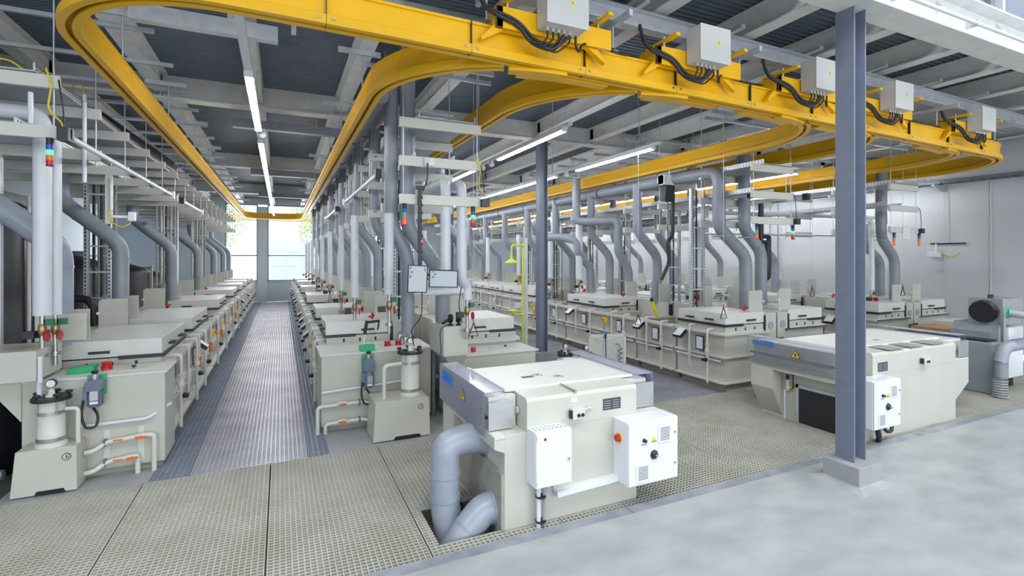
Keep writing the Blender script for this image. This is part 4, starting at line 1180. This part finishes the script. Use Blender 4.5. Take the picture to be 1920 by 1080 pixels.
# ================================================================ DRYERS
def dryer(x0, y0, w, wl, wr, label, first=True):
    t = thing('circulation_dryer', label, 'machine', (x0, y0, 0))
    dp = 1.38
    B(0, w, 0, dp, -.25, .76).build('lower_body', 'beige', t, bev=.004)
    for (e, s) in ((0, -1), (w, 1)):
        ww = wl if s < 0 else wr
        y_ = .12 if s > 0 else dp - .34
        MB().prism([(e, .74), (e + s * ww, .74), (e + s * ww, .40), (e, .02 if w > 1.5 else .3)], 'y', y_, dp).build('side_wing', 'beige', t)
        if w < 1.5 or s < 0: MB().prism([(e, .74), (e + s * ww, .74), (e + s * ww, .66), (e, .62)], 'y', 0, y_).build('side_wing', 'beige', t)
        B(e - (0 if s > 0 else ww), e + (ww if s > 0 else 0), -.005 if w < 1.5 or s < 0 else .12, dp, .74, .76).build('wing_ledge', 'beige2', t)
    B(.2, w, 0, dp - .05, .76, 1.0).build('upper_box', 'beige', t, bev=.004)
    MB().quadbox([(.2, 0, 1.0), (w, 0, 1.0), (w, .3, 1.0), (.2, .3, 1.0), (.2, .02, 1.03), (w, .02, 1.03), (w, .3, 1.045), (.2, .3, 1.045)]).build('front_slope', 'beige', t)
    B(w * .5, w * .5 + .02, .0, .3, 1.03, 1.05).build('joint_bar', 'plinth', t)
    ld = B(.12, w + .17, .27, 1.12, 1.03, 1.055).build('cover_lid', 'lid', t, bev=.003)
    B(.14, w + .15, .26, .27, 1.032, 1.052).build('lid_edge', 'white', ld)
    for dx in (.38, .5):
        MB().lathe((.12 + w * dx, .62 + (dx - .38) * -1.1, 1.055), [(.05, 0), (.05, .001)], 20).build('printed_ring', 'print_', ld)
        MB().lathe((.12 + w * dx, .62 + (dx - .38) * -1.1, 1.056), [(.042, 0), (.042, .001)], 20).build('ring_fill', 'lid', ld)
        put_text('H', .06, 'print_', ld, (.12 + w * dx, .62 + (dx - .38) * -1.1, 1.0575), (0, 0, 0), 'ring_letter', .002)
    if w < 1.5: B(.12 + w * .24, .12 + w * .24 + .12, .55, .61, 1.0555, 1.057).build('lid_slot', 'print_', ld)
    # transparent guard channels at both ends
    for (e, s) in ((0 - wl, -1), (w + wr, 1)):
        g = MB()
        xo = e + s * .02; xi = e - s * .16
        g.box(xo, xo + s * .008, .16, 1.42, .72, 1.08); g.box(xo, xi, .16, 1.42, 1.07, 1.078)
        gg = g.build('guard', 'perspex', t)
        B(xo - s * .05, .19 if s < 0 else w + .0, .2, 1.36, .76, 1.02).build('guard_brightener', 'lid', gg)  # pale block added to brighten what shows through the guard
        B(xo - s * .02, xo - s * .05, .2, 1.40, .84, .87).build('rail_profile', 'chrome', gg)
        q = .22
        while q < 1.4:
            for z in (.76, .93, 1.03): D((xo + s * .008, q, z), .007, .004 * s, 8, 'x').build('bolt', 'chrome', gg)
            q += .36
        B(min(e - s * .22, e), max(e - s * .22, e), .12, .14, .77, 1.0).build('end_plate', 'ssheet', gg)
        B(e - s * .06, e - s * .03, .125, .16, .82, .92).build('roller_bracket', 'brass', gg)
        if s > 0 or w > 1.5:
            tx = put_text('HARTER', .105, 'blue', gg, (xo + s * .0095, .42 if s > 0 else 1.17, 1.02 if s > 0 else 1.0), (pi / 2, 0, pi / 2 * s), 'lettering', .002)
            tx.scale = (.85, 1, 1)
        else:
            B(xo + s * .008, xo + s * .0095, 1.02, 1.32, .93, 1.03).build('blue_label', 'blue', gg)
            put_text('HARTER', .06, 'blue', gg, (xo + s * .0105, 1.17, .98), (pi / 2, 0, pi / 2 * s), 'lettering', .001)
        if s < 0:
            m = MB().prism([(.62, .885), (.76, .885), (.69, .99)], 'x', xo - .0095, xo - .0085); m.build('warning_triangle', 'print_', gg)
            m = MB().prism([(.636, .893), (.744, .893), (.69, .975)], 'x', xo - .0105, xo - .0095); m.build('triangle_face', 'tri', gg)
            m = MB().prism([(.672, .905), (.708, .905), (.70, .945), (.69, .955), (.68, .94)], 'x', xo - .0115, xo - .0105); m.build('flame_mark', 'print_', gg)
    return t
def cabinet(p, x0, x1, z0, z1, d, kind):
    c = B(x0, x1, -d, 0, z0, z1).build('control_cabinet', 'white', p, bev=.006)
    B(x0 + .004, x1 - .004, -d - .018, -d - .001, z0 + .004, z1 - .004).build('cabinet_door', 'white', c, bev=.005)
    yf = -d - .018
    w, h = x1 - x0, z1 - z0
    if kind == 'big':
        for (gx, gz) in ((.58, .62), (.14, .06)):
            l = B(x0 + w * gx, x0 + w * gx + w * .27, yf - .008, yf, z0 + h * gz, z0 + h * gz + h * .27).build('vent_louvre', 'white', c)
            for k in range(9):
                zz = z0 + h * gz + h * .035 + k * h * .024
                B(x0 + w * gx + w * .04, x0 + w * gx + w * .23, yf - .0095, yf - .008, zz, zz + h * .008).build('louvre_slot', 'print_', l)
        MB().lathe((x0 + w * .30, yf, z0 + h * .70), [(.014, -.03), (.018, 0)], 12, 'y').build('selector_switch', 'cable', c)
        MB().lathe((x0 + w * .50, yf, z0 + h * .70), [(.015, -.014), (.018, 0)], 12, 'y').build('green_lamp', 'yelp', c)
        MB().lathe((x0 + w * .50, yf, z0 + h * .45), [(.02, -.03), (.038, -.012), (.04, 0)], 16, 'y').build('rotary_knob', 'cable', c)
        MB().lathe((x0 + w * .50, yf - .03, z0 + h * .45), [(.009, -.02), (.011, 0)], 10, 'y').build('knob_pin', 'chrome', c)
        for (lx, lz) in ((.30, .635), (.50, .655), (.50, .38)):
            B(x0 + w * lx - .03, x0 + w * lx + .03, yf - .001, yf, z0 + h * lz - .006, z0 + h * lz + .006).build('text_strip', 'cgrey', c)
        B(x0 - .006, x0, -d * .45 - .035, -d * .45 + .035, z0 + h * .64, z0 + h * .79).build('switch_plate', 'tri', c)
        MB().lathe((x0 - .006, -d * .45, z0 + h * .715), [(.03, -.03), (.034, 0)], 14, 'x').build('main_switch', 'red', c)
        for lz in (.25, .75):
            B(x1 - .05, x1 - .028, yf - .006, yf, z0 + h * lz - .015, z0 + h * lz + .015).build('door_lock', 'boxgrey', c)
            D((x1 - .039, yf - .009, z0 + h * lz), .006, .005, 8, 'y').build('lock_pin', 'print_', c)
    else:
        B(x1 - .045, x1 - .022, yf - .006, yf, z0 + h * .45 - .018, z0 + h * .45 + .018).build('door_lock', 'boxgrey', c)
        D((x1 - .033, yf - .009, z0 + h * .45), .006, .005, 8, 'y').build('lock_pin', 'print_', c)
        MB().lathe((x0 + w * .25, yf, z0 + h * .87), [(.012, -.003), (.012, 0)], 12, 'y').build('round_badge', 'print_', c)
        for k in range(8):
            for j in range(2):
                MB().lathe((x0 + .03 + k * (w - .06) / 7, -d * .35 - j * .05, z1 + .001), [(.010, 0), (.010, .001)], 8).build('vent_hole', 'cgrey', c)
        for lz in (.1, .9): B(x0 + .006, x0 + .016, yf - .005, yf + .004, z0 + h * lz - .015, z0 + h * lz + .015).build('hinge', 'boxgrey', c)
    return c
def wall_socket(p, x, z):
    s = B(x - .06, x + .06, -.055, 0, z - .045, z + .045).build('twin_socket', 'boxgrey', p, bev=.004)
    for dx in (.0, .04): D((x + dx - .005, -.062, z - .01), .016, .008, 12, 'y').build('socket_hole', 'black', s)
    B(x - .075, x - .06, -.045, -.01, z - .035, z + .03).build('socket_flap', 'black', s)
    T([(x + .06, -.02, z + .02), (x + .12, -.02, z + .03), (x + .15, -.01, z + .02)], .008, 6).build('gland', 'boxgrey', s)
def name_plate(p, x, z, w=.19, h=.1):
    n = B(x, x + w, -.003, 0, z, z + h).build('name_plate', 'print_', p)
    for k in range(4):
        B(x + .012, x + w * .42, -.0042, -.003, z + h * (.15 + k * .2), z + h * (.15 + k * .2) + .006).build('plate_line', 'cgrey', n)
        B(x + w * .55, x + w * .9, -.0042, -.003, z + h * (.15 + k * .2), z + h * (.15 + k * .2) + .006).build('plate_line', 'cgrey', n)
d1 = dryer(1.63, 3.66, 1.32, .09, .30, 'beige dryer machine with transparent guards and two white cabinets, nearest one')
cabinet(d1, .195, .53, .355, .80, .15, 'small'); cabinet(d1, 1.06, 1.61, .22, .77, .2, 'big')
wall_socket(d1, .67, .86); name_plate(d1, .95, .84)
B(.62, .68, -.004, 0, .95, .99).build('sticker', 'paper', d1)
MB().prism([(0, 0), (.0, .045), (.62, .045), (.62, 0)], 'y', -.07, 0).build('cable_trunking', 'white', d1, (.45, 0, .2)).rotation_euler = (0, radians(-2), 0)
for k, (dx, c) in enumerate(((.27, 'whitep'), (.32, 'cgrey'))):
    T([(dx, -.07, .355), (dx, -.07, -.01)], .018 - k * .004, 10).build('cable_conduit', c, d1)
T([(.40, -.07, .36), (.40, -.07, .28), (.44, -.07, .23), (.47, -.04, .22)], .009, 6, bend=.05).build('loose_cable', 'cgrey', d1)
T([(.36, -.07, .36), (.34, -.07, .30), (.32, -.07, .24)], .009, 6).build('loose_cable', 'cgrey', d1)
for z in (.24, .04): D((.29, -.07, z), .045, .012, 12).build('pipe_strap', 'cable', d1)
for r_ in (.028, ):
    D((.19, .16, .9), r_, -.012, 14, 'x').build('blind_plug', 'lid', d1)
# side duct chamfer
MB().prism([(.0, .45), (.9, .45), (1.38, .12), (1.38, -.2), (.0, -.2)], 'x', -.03, 0).build('side_stiffener', 'plinth', d1)
# duct elbows of the nearest dryer
e1 = thing('air_duct_elbow', 'large grey plastic elbow pipe left of the nearest dryer, dropping into the floor', 'duct', (0, 0, 0))
T([(1.625, 4.10, .60), (1.50, 4.10, .62), (1.27, 4.10, .60), (1.27, 4.10, .3), (1.27, 4.10, .02), (1.32, 4.0, -.24)], .125, 28, bend=.22, bn=9).build('elbow', 'duct2', e1)
for z in (.34, .14): D((1.27, 4.10, z), .131, .05, 28).build('collar', 'duct2', e1)
D((1.585, 4.10, .605), .133, .045, 28, 'x').build('collar', 'duct2', e1)
e2 = thing('air_duct_elbow', 'lower grey plastic elbow pipe at the foot of the nearest dryer', 'duct', (0, 0, 0))
T([(1.625, 3.86, .10), (1.52, 3.86, .10), (1.34, 3.84, -.06), (1.22, 3.84, -.24)], .125, 28, bend=.12, bn=7).build('elbow', 'duct2', e2)
D((1.58, 3.86, .10), .133, .05, 28, 'x').build('collar', 'duct2', e2)
T([(1.385, 3.846, -.02), (1.375, 3.845, -.03)], .128, 28).build('collar', 'duct', e2)

d2 = dryer(6.26, 3.62, 2.07, .2, .62, 'long glossy beige dryer machine behind the nearest column')
cabinet(d2, -.16, .36, .22, .77, .2, 'big')
wall_socket(d2, 1.27, .86); name_plate(d2, .3, .8, .2, .11)
for dx in (.55, 1.0, 1.5): B(dx, dx + .3, .0, .3, 1.045, 1.05).build('lid_seam', 'plinth', d2)
fr = B(-.03, 0, .15, .82, -.05, .5).build('side_door', 'ssheet', d2)
B(-.035, -.03, .19, .78, -.02, .46).build('door_panel', 'cable', fr)
fr2 = MB(); fr2.box(-.045, -.028, .15, .19, -.05, .5); fr2.box(-.045, -.028, .78, .82, -.05, .5); fr2.box(-.045, -.028, .15, .82, .46, .5)
fr2.build('door_frame', 'galv', fr)
rg = MB(); rg.lathe((-.05, .93, .4), [(.022, 0), (.022, .14)], 10); rg.build('air_regulator', 'boxgrey', d2)
D((-.05, .93, .54), .02, .06, 8).build('regulator_cap', 'black', d2)
T([(-.05, .88, .42), (-.05, .85, .45), (-.05, .85, .62)], .007, 6).build('air_hose', 'cable', d2)
B(-.07, -.03, .83, .88, .62, .66).build('hose_tee', 'black', d2); B(-.06, -.03, .87, .91, .43, .46).build('yellow_clip', 'yelp', d2)
T([(-.05, .97, .4), (-.05, .97, 0)], .012, 8).build('white_tube', 'whitep', d2)
T([(.2, -.1, .22), (.25, -.12, .12), (.4, -.1, .1), (.5, -.05, .2)], .02, 8, bend=.06).build('loose_cable', 'cable', d2)
T([(.1, -.1, .22), (.15, -.1, .05), (.2, -.05, -.02)], .03, 8, bend=.06).build('loose_cable', 'cable', d2)

# ================================================================ AISLE TWO ITEMS
sh = thing('emergency_shower', 'bright yellow emergency shower with eyewash beside the middle column', 'shower', (4.95, 10.1, 0))
T([(0, 0, 0), (0, 0, 2.5)], .028, 10).build('riser_pipe', 'shyel', sh)
T([(0, 0, 2.4), (-.05, -.03, 2.45), (-.33, -.1, 2.45), (-.33, -.1, 2.18)], .022, 8, bend=.07).build('arm', 'shyel', sh)
MB().lathe((-.33, -.1, 2.06), [(.15, 0), (.15, .015), (.07, .06), (.03, .1), (.03, .14)], 16).build('shower_head', 'shyel', sh)
T([(-.16, -.05, 2.45), (-.2, -.05, 2.6), (-.14, -.05, 2.44)], .01, 6).build('lever', 'shyel', sh)
T([(-.18, -.05, 2.5), (-.18, -.05, 1.78), (-.26, -.05, 1.62), (-.1, -.05, 1.62), (-.18, -.05, 1.78)], .008, 6).build('pull_rod', 'shyel', sh)
MB().lathe((-.28, -.08, .93), [(.06, 0), (.12, .05), (.13, .08)], 14).build('eyewash_bowl', 'shyel', sh)
T([(0, 0, .9), (-.28, -.08, .9)], .02, 8).build('bowl_arm', 'shyel', sh)
B(-.24, -.1, -.1, -.08, 1.05, 1.18).build('sign_plate', 'paper', sh)
wp = thing('water_pipe', 'white pipe standing next to the yellow shower pole', 'pipe', (5.04, 10.12, 0)); T([(0, 0, 0), (0, 0, 2.62)], .04, 10).build('pipe_run', 'whitep', wp)
for i, (x, y) in enumerate(((4.35, 7.15), (4.60, 6.9))):
    f, fx, fy = filter_pump(x - .2, y - .1, 0, .3, .26, .22, .085, .33, 'small filter vessel with black lid before the yellow-grey tanks, %s of the pair' % ('left', 'right')[i])
    T([(.15, .1, .5), (-.02, .1, .5), (-.02, .1, .22)], .02, 8, bend=.04).build('return_pipe', 'beige2', f)
dp = thing('spray_panel', 'beige free-standing panel in white frame with blue spray guns, behind the nearest dryer', 'panel', (4.66, 6.95, 0), radians(-14))
B(0, .58, 0, .02, .2, .86).build('panel_board', 'beige', dp)
m = MB()
for x in (-.035, .58): m.box(x, x + .035, -.005, .03, -.012, .92)
m.box(-.035, .615, -.005, .03, .86, .9); m.build('panel_frame', 'boxgrey', dp)
T([(.24, -.04, .84), (.24, -.05, .93)], .018, 8).build('spray_gun', 'dblue', dp); T([(.24, -.045, .84), (.24, -.06, .6), (.26, -.05, .2)], .008, 6).build('blue_hose', 'dblue', dp)
T([(.1, -.03, .82), (.4, -.03, .83)], .012, 6).build('hook_bar', 'boxgrey', dp)
pts = []
for k in range(60): a = k * .7; pts.append((.5 + .035 * cos(a), -.05 + .03 * sin(a), .66 - k * .0085))
T(pts, .006, 5).build('coiled_hose', 'dblue', dp)
T([(.42, -.02, .74), (.47, -.04, .74), (.52, -.05, .66)], .006, 5).build('hose_lead', 'dblue', dp)

# ================================================================ RIGHT SIDE MACHINE AND BENCH
vt = thing('vibratory_vat', 'grey-green vat with curved black rim behind the long dryer', 'machine', (10.25, 3.97, 0))
B(0, .34, 0, 1.5, 0, .82).build('vat_body', 'vat', vt, bev=.02)
B(.04, .3, .08, 1.42, .82, .85).build('black_rim', 'black', vt)
m = MB(); m.box(-.008, 0, .5, 1.1, .15, .17); m.box(-.008, 0, .5, 1.1, .47, .49); m.box(-.008, 0, .5, .52, .15, .49); m.build('door_outline', 'galvd', vt)
mc = thing('drum_machine', 'grey machine with white cabinet and upright metal drum at right edge', 'machine', (10.62, 4.14, 0))
MB().prism([(0, .2), (.0, .95), (.12, 1.08), (.6, 1.08), (.6, .2)], 'y', .0, .55).build('side_frame', 'vat', mc)
B(.22, .72, -.14, .0, .2, 1.03).build('white_door', 'white', mc, bev=.006)
B(.1, .75, .0, .5, .0, .2).build('base', 'black', mc)
B(.12, .8, -.1, .35, 1.08, 1.5).build('drum_box', 'ssheet', mc)
MB().lathe((.03, .14, 1.28), [(.17, 0), (.19, .04), (.19, .08)], 20, 'x').build('drum_disc', 'black', mc)
B(.02, .1, -.15, -.11, .75, 1.34).build('bracket_bar', 'ssheet', mc)
for k in range(2): D((.2 + k * .08, .1, 1.5), .025, .06, 8).build('knob', 'black', mc)
T([(-.04, .1, 1.44), (.12, .1, 1.44)], .02, 8).build('handle', 'black', mc)
MB().lathe((.26, -.1, 1.27), [(.09, -.03), (.09, 0)], 14, 'y').build('green_ring', 'green', mc)
T([(.26, -.12, 1.27), (.32, -.26, 1.25), (.8, -.34, 1.22)], .06, 12, bend=.08).build('drum_hose', 'hose', mc)
hs = thing('suction_hose', 'grey ribbed suction hose bending down to the grating at right edge', 'hose', (10.15, 3.86, 0))
pts = [(.95, -.3, .88), (.55, -.15, .84), (.1, -.02, .78), (.04, 0, .55)]
T(pts, .085, 16, bend=.2, bn=9).build('hose_upper', 'hose', hs)
P_ = [Vector(p) for p in pts]
for k in range(26):
    f = k / 26.
    c = P_[0].lerp(P_[1], f * 2) if f < .5 else P_[1].lerp(P_[2] + Vector((.08, -.02, .02)), (f - .5) * 1.7)
    n_ = (P_[1] - P_[0]).normalized() * .008
    T([c, c + n_], .09, 14).build('hose_rib', 'hose', hs)
D((.04, 0, .3), .082, .26, 16).build('sleeve', 'vat', hs)
MB().lathe((.04, 0, 0), [(.10, 0), (.085, .05), (.085, .28), (.078, .3)], 16).build('clear_end', 'perspex', hs)
for k in range(7): D((.04, 0, .02 + k * .04), .09 + (.012 if k == 0 else 0), .008, 14).build('hose_rib', 'boxgrey', hs)
for z in (.31, .54): D((.04, 0, z), .092, .015, 16).build('hose_clamp', 'galvd', hs)
bn = thing('workbench', 'wooden-topped workbench by the right wall', 'bench', (11.65, 4.76, 0))
B(-.7, 1.3, 0, .7, .83, .88).build('bench_top', 'brown', bn)
for x in (-.1, 1.1): B(x, x + .4, .1, .6, 0, .83).build('bench_leg', 'dark', bn)
B(-.1, .7, .2, .62, .88, .96).build('drawer_unit', 'boxgrey', bn)

# ================================================================ LEFT BACKGROUND
for i, (x, y, r, h) in enumerate(((-3.3, 7.78, .6, 3.1), (-3.2, 10.7, .55, 2.35), (-3.3, 13.9, .6, 2.2), (-3.3, 15.9, .6, 2.0))):
    t = thing('storage_tank', 'dark cylindrical tank behind the left row, %s from the front' % ORD[i], 'tank', (x, y, 0))
    MB().lathe((0, 0, -.26), [(r, 0), (r, h - .1), (r * .8, h), (.2, h + .1), (.2, h + .2)], 24).build('tank_shell', 'tank', t)
    T([(r + .02, -.1, 0), (r + .02, -.1, h - .2)], .02, 6).build('level_tube', 'beige2', t)
for i in range(3):
    p = thing('pipe_bundle', 'bundle of thin beige vertical pipes behind the left row, %s from the front' % ORD[i], 'pipes', ((-2.62, -2.42, -2.35)[i], (9.45, 12.9, 17.0)[i], 0))
    for k in range(6): T([(k * .065, 0, .3), (k * .065, 0, 3.5)], .021, 8).build('pipe', 'plinth' if k % 2 else 'beige', p)
    for z in (1.6, 2.2, 2.8): B(-.03, .36, -.03, -.02, z, z + .02).build('pipe_strap', 'galv', p)
bd = thing('back_duct', 'dark horizontal ventilation duct high behind the left row', 'duct', (0, 0, 0))
T([(-6.9, 7.4, 4.3), (-3.4, 7.4, 4.3), (-2.6, 9.6, 4.3), (-2.4, 14, 4.3)], .17, 16, bend=.3).build('duct_body', 'dark', bd)
bw = thing('grey_screen_wall', 'grey-green sheet partition behind the storage tanks at left', 'partition', (-5.4, 9.6, 0))
B(0, .06, 0, 7, -.26, 3.6).build('sheet', 'greenw', bw)
db = thing('black_hose', 'black lagged hose curling above the far left duct', 'hose', (-3.6, 6.6, 3.0)); T([(-.3, 0, .1), (0, 0, .14), (.2, .0, .12), (.36, 0, .2)], .07, 12).build('hose_body', 'black', db)
bp2 = thing('black_pipes', 'two short black lagged pipes over the second left tank', 'pipe', (-2.5, 8.75, 0))
for z in (1.62, 1.42): T([(-.8, 0, z), (.05, 0, z), (.14, -.05, z - .1), (.16, -.05, 1.25)], .05, 10, bend=.08).build('lagged_pipe', 'black', bp2)
gb_ = thing('floor_pipes', 'bundle of dark pipes on the pit floor at far left', 'pipes', (-4.5, 5.6, 0))
for k in range(6): T([(0, k * .13, -.1 + .06 * (k % 2)), (2.1, k * .13 + .1, -.12 + .12 * (k % 3))], .05, 8).build('pipe', 'galvd', gb_)
for k in range(4): B(.8, 1.4, .1 + k * .15, .2 + k * .15, .05 + .1 * k, .13 + .1 * k).build('valve_block', 'cable', gb_)

# ================================================================ WALL DETAILS RIGHT
wc = thing('wall_camera', 'white camera on black bracket with hose loop on the right wall', 'camera', (WX, 6.8, 2.4))
T([(-.03, -.5, .12), (-.03, .22, .12)], .02, 6).build('bracket_bar', 'cable', wc)
T([(-.06, .1, .12), (-.06, .1, -.1)], .02, 6).build('stem', 'white', wc)
B(-.22, -.02, 0, .22, -.22, -.08).build('camera_body', 'white', wc, bev=.01)
pts = [(-.04, -.2 + .2 * cos(a * .52) , -.02 + .18 * sin(a * .52)) for a in range(7, 13)]
T(pts, .012, 6).build('hose_loop', 'cyel', wc)
for i, y in enumerate((5.85, 6.66)):
    cd = thing('wall_conduit', 'thin grey conduit running down the right wall, %s' % ('nearer one', 'one above the camera')[i], 'conduit', (WX - .015, y, 0))
    T([(0, 0, (.9, 2.5)[i]), (0, 0, 3.95)], .013, 6).build('tube', 'boxgrey', cd)
for i, y in enumerate((11.3, 11.6)):
    cd = thing('wall_box', 'grey box on a wall conduit left of the nearest column, %s of two' % ('right', 'left')[i], 'box', (WX - .05, y, 1.55), group='grey boxes on wall conduits')
    B(-.04, .05, -.1, .1, -.12, .12).build('box_body', 'boxgrey', cd); T([(0, 0, .12), (0, 0, 2.4)], .02, 6).build('tube', 'galvd', cd); T([(0, 0, -.12), (0, 0, -1.5)], .02, 6).build('tube', 'galvd', cd)

# ================================================================ OUTSIDE
struct(B(-40, 50, 27.3, 90, -.4, -.1).build('floor', 'asph'))
fb = thing('office_building', 'pale building with orange upper band seen through the window', 'building', (-14, 46, 0))
B(0, 40, 0, 8, -.1, 5.2).build('ground_storey', 'facade', fb)
B(0, 40, -.1, 8, 5.2, 12).build('upper_band', 'brick', fb)
B(8, 16, -.16, -.1, 5.6, 6.8).build('dark_window', 'wallb', fb)
for k in range(4):
    for j in range(3): B(13.2 + k * 1.25, 14.3 + k * 1.25, -.06, 0, .2 + j * 1.2, 1.3 + j * 1.2).build('window_pane', 'wallb', fb)
def tree(x, y, h, r, label):
    t = thing('young_tree', label, 'tree', (x, y, -.1))
    T([(0, 0, 0), (.05, 0, h * .5), (0, .05, h)], .09, 8, rs=[.09, .07, .03]).build('trunk', 'bark', t)
    m = MB(); rr = random.Random(int(x * 10))
    for k in range(2600):
        u, v, q = rr.random() * 2 * pi, rr.uniform(-1, 1), rr.random() ** .4
        c = Vector((cos(u) * sqrt(1 - v * v) * r * q, sin(u) * sqrt(1 - v * v) * r * q, h * .72 + v * r * 1.25 * q))
        a = Vector((rr.uniform(-1, 1), rr.uniform(-1, 1), rr.uniform(-1, 1))).normalized() * .11
        b_ = Vector((rr.uniform(-1, 1), rr.uniform(-1, 1), rr.uniform(-1, 1))).normalized() * .09
        n = len(m.v); m.v += [tuple(c - a), tuple(c + b_), tuple(c + a)]; m.f.append((n, n + 1, n + 2)); m.s.append(False)
    m.build('foliage', 'leaf', t, kind='stuff')
tree(-4.2, 36, 7.5, 2.4, 'slender green tree outside the left window bay')
tree(2.8, 38, 7.5, 2.2, 'slender green tree outside the right window bay')
tree(-9.5, 38, 7, 2.2, 'green tree outside near the left corner')
tree(12.0, 38, 7, 2.2, 'green tree outside, far right behind the pipes')
cr = thing('parked_car', 'silver-grey parked car outside the left window', 'car', (-6.2, 33, -.1), radians(5))
MB().prism([(0, .35), (0, .8), (.9, .95), (1.5, 1.42), (3.0, 1.45), (3.9, .98), (4.3, .9), (4.35, .35)], 'y', 0, 1.75).build('car_body', 'carb', cr, bev=.05)
MB().prism([(1.05, .97), (1.55, 1.38), (2.95, 1.4), (3.65, 1.0)], 'y', -.01, 1.76).build('side_glass', 'dark', cr)
for x in (.85, 3.4):
    for y in (.02, 1.55): D((x, y, .33), .33, .2, 16, 'y').build('wheel', 'black', cr)
for i, x in enumerate((-1.1, 1.7)):
    tag(T([(x, 31, -.1), (x, 31, 1.2)], .05, 8).build('bollard', 'galvd'), 'grey post standing outside the window, %s one' % ('left', 'right')[i], 'post')

# loose cables lying in the upper trays
for (x, z, nm) in ((-2.3, 3.835, 'left row'), (1.8, 3.835, 'middle rows'), (7.5, 3.745, 'rows right of aisle two')):
    c = thing('tray_cables', 'dark and yellow cables lying in the upper tray over the ' + nm, 'cables', (x, 5.8, z))
    for k in range(6):
        pts = [(k * .035 + .012 * sin(q * 1.3 + k), q * 1.0, .012 + .004 * cos(q + k)) for q in range(16)]
        T(pts, .011, 6).build('cable', 'cyel' if k == 4 else ('cgrey' if k % 2 else 'cable'), c)
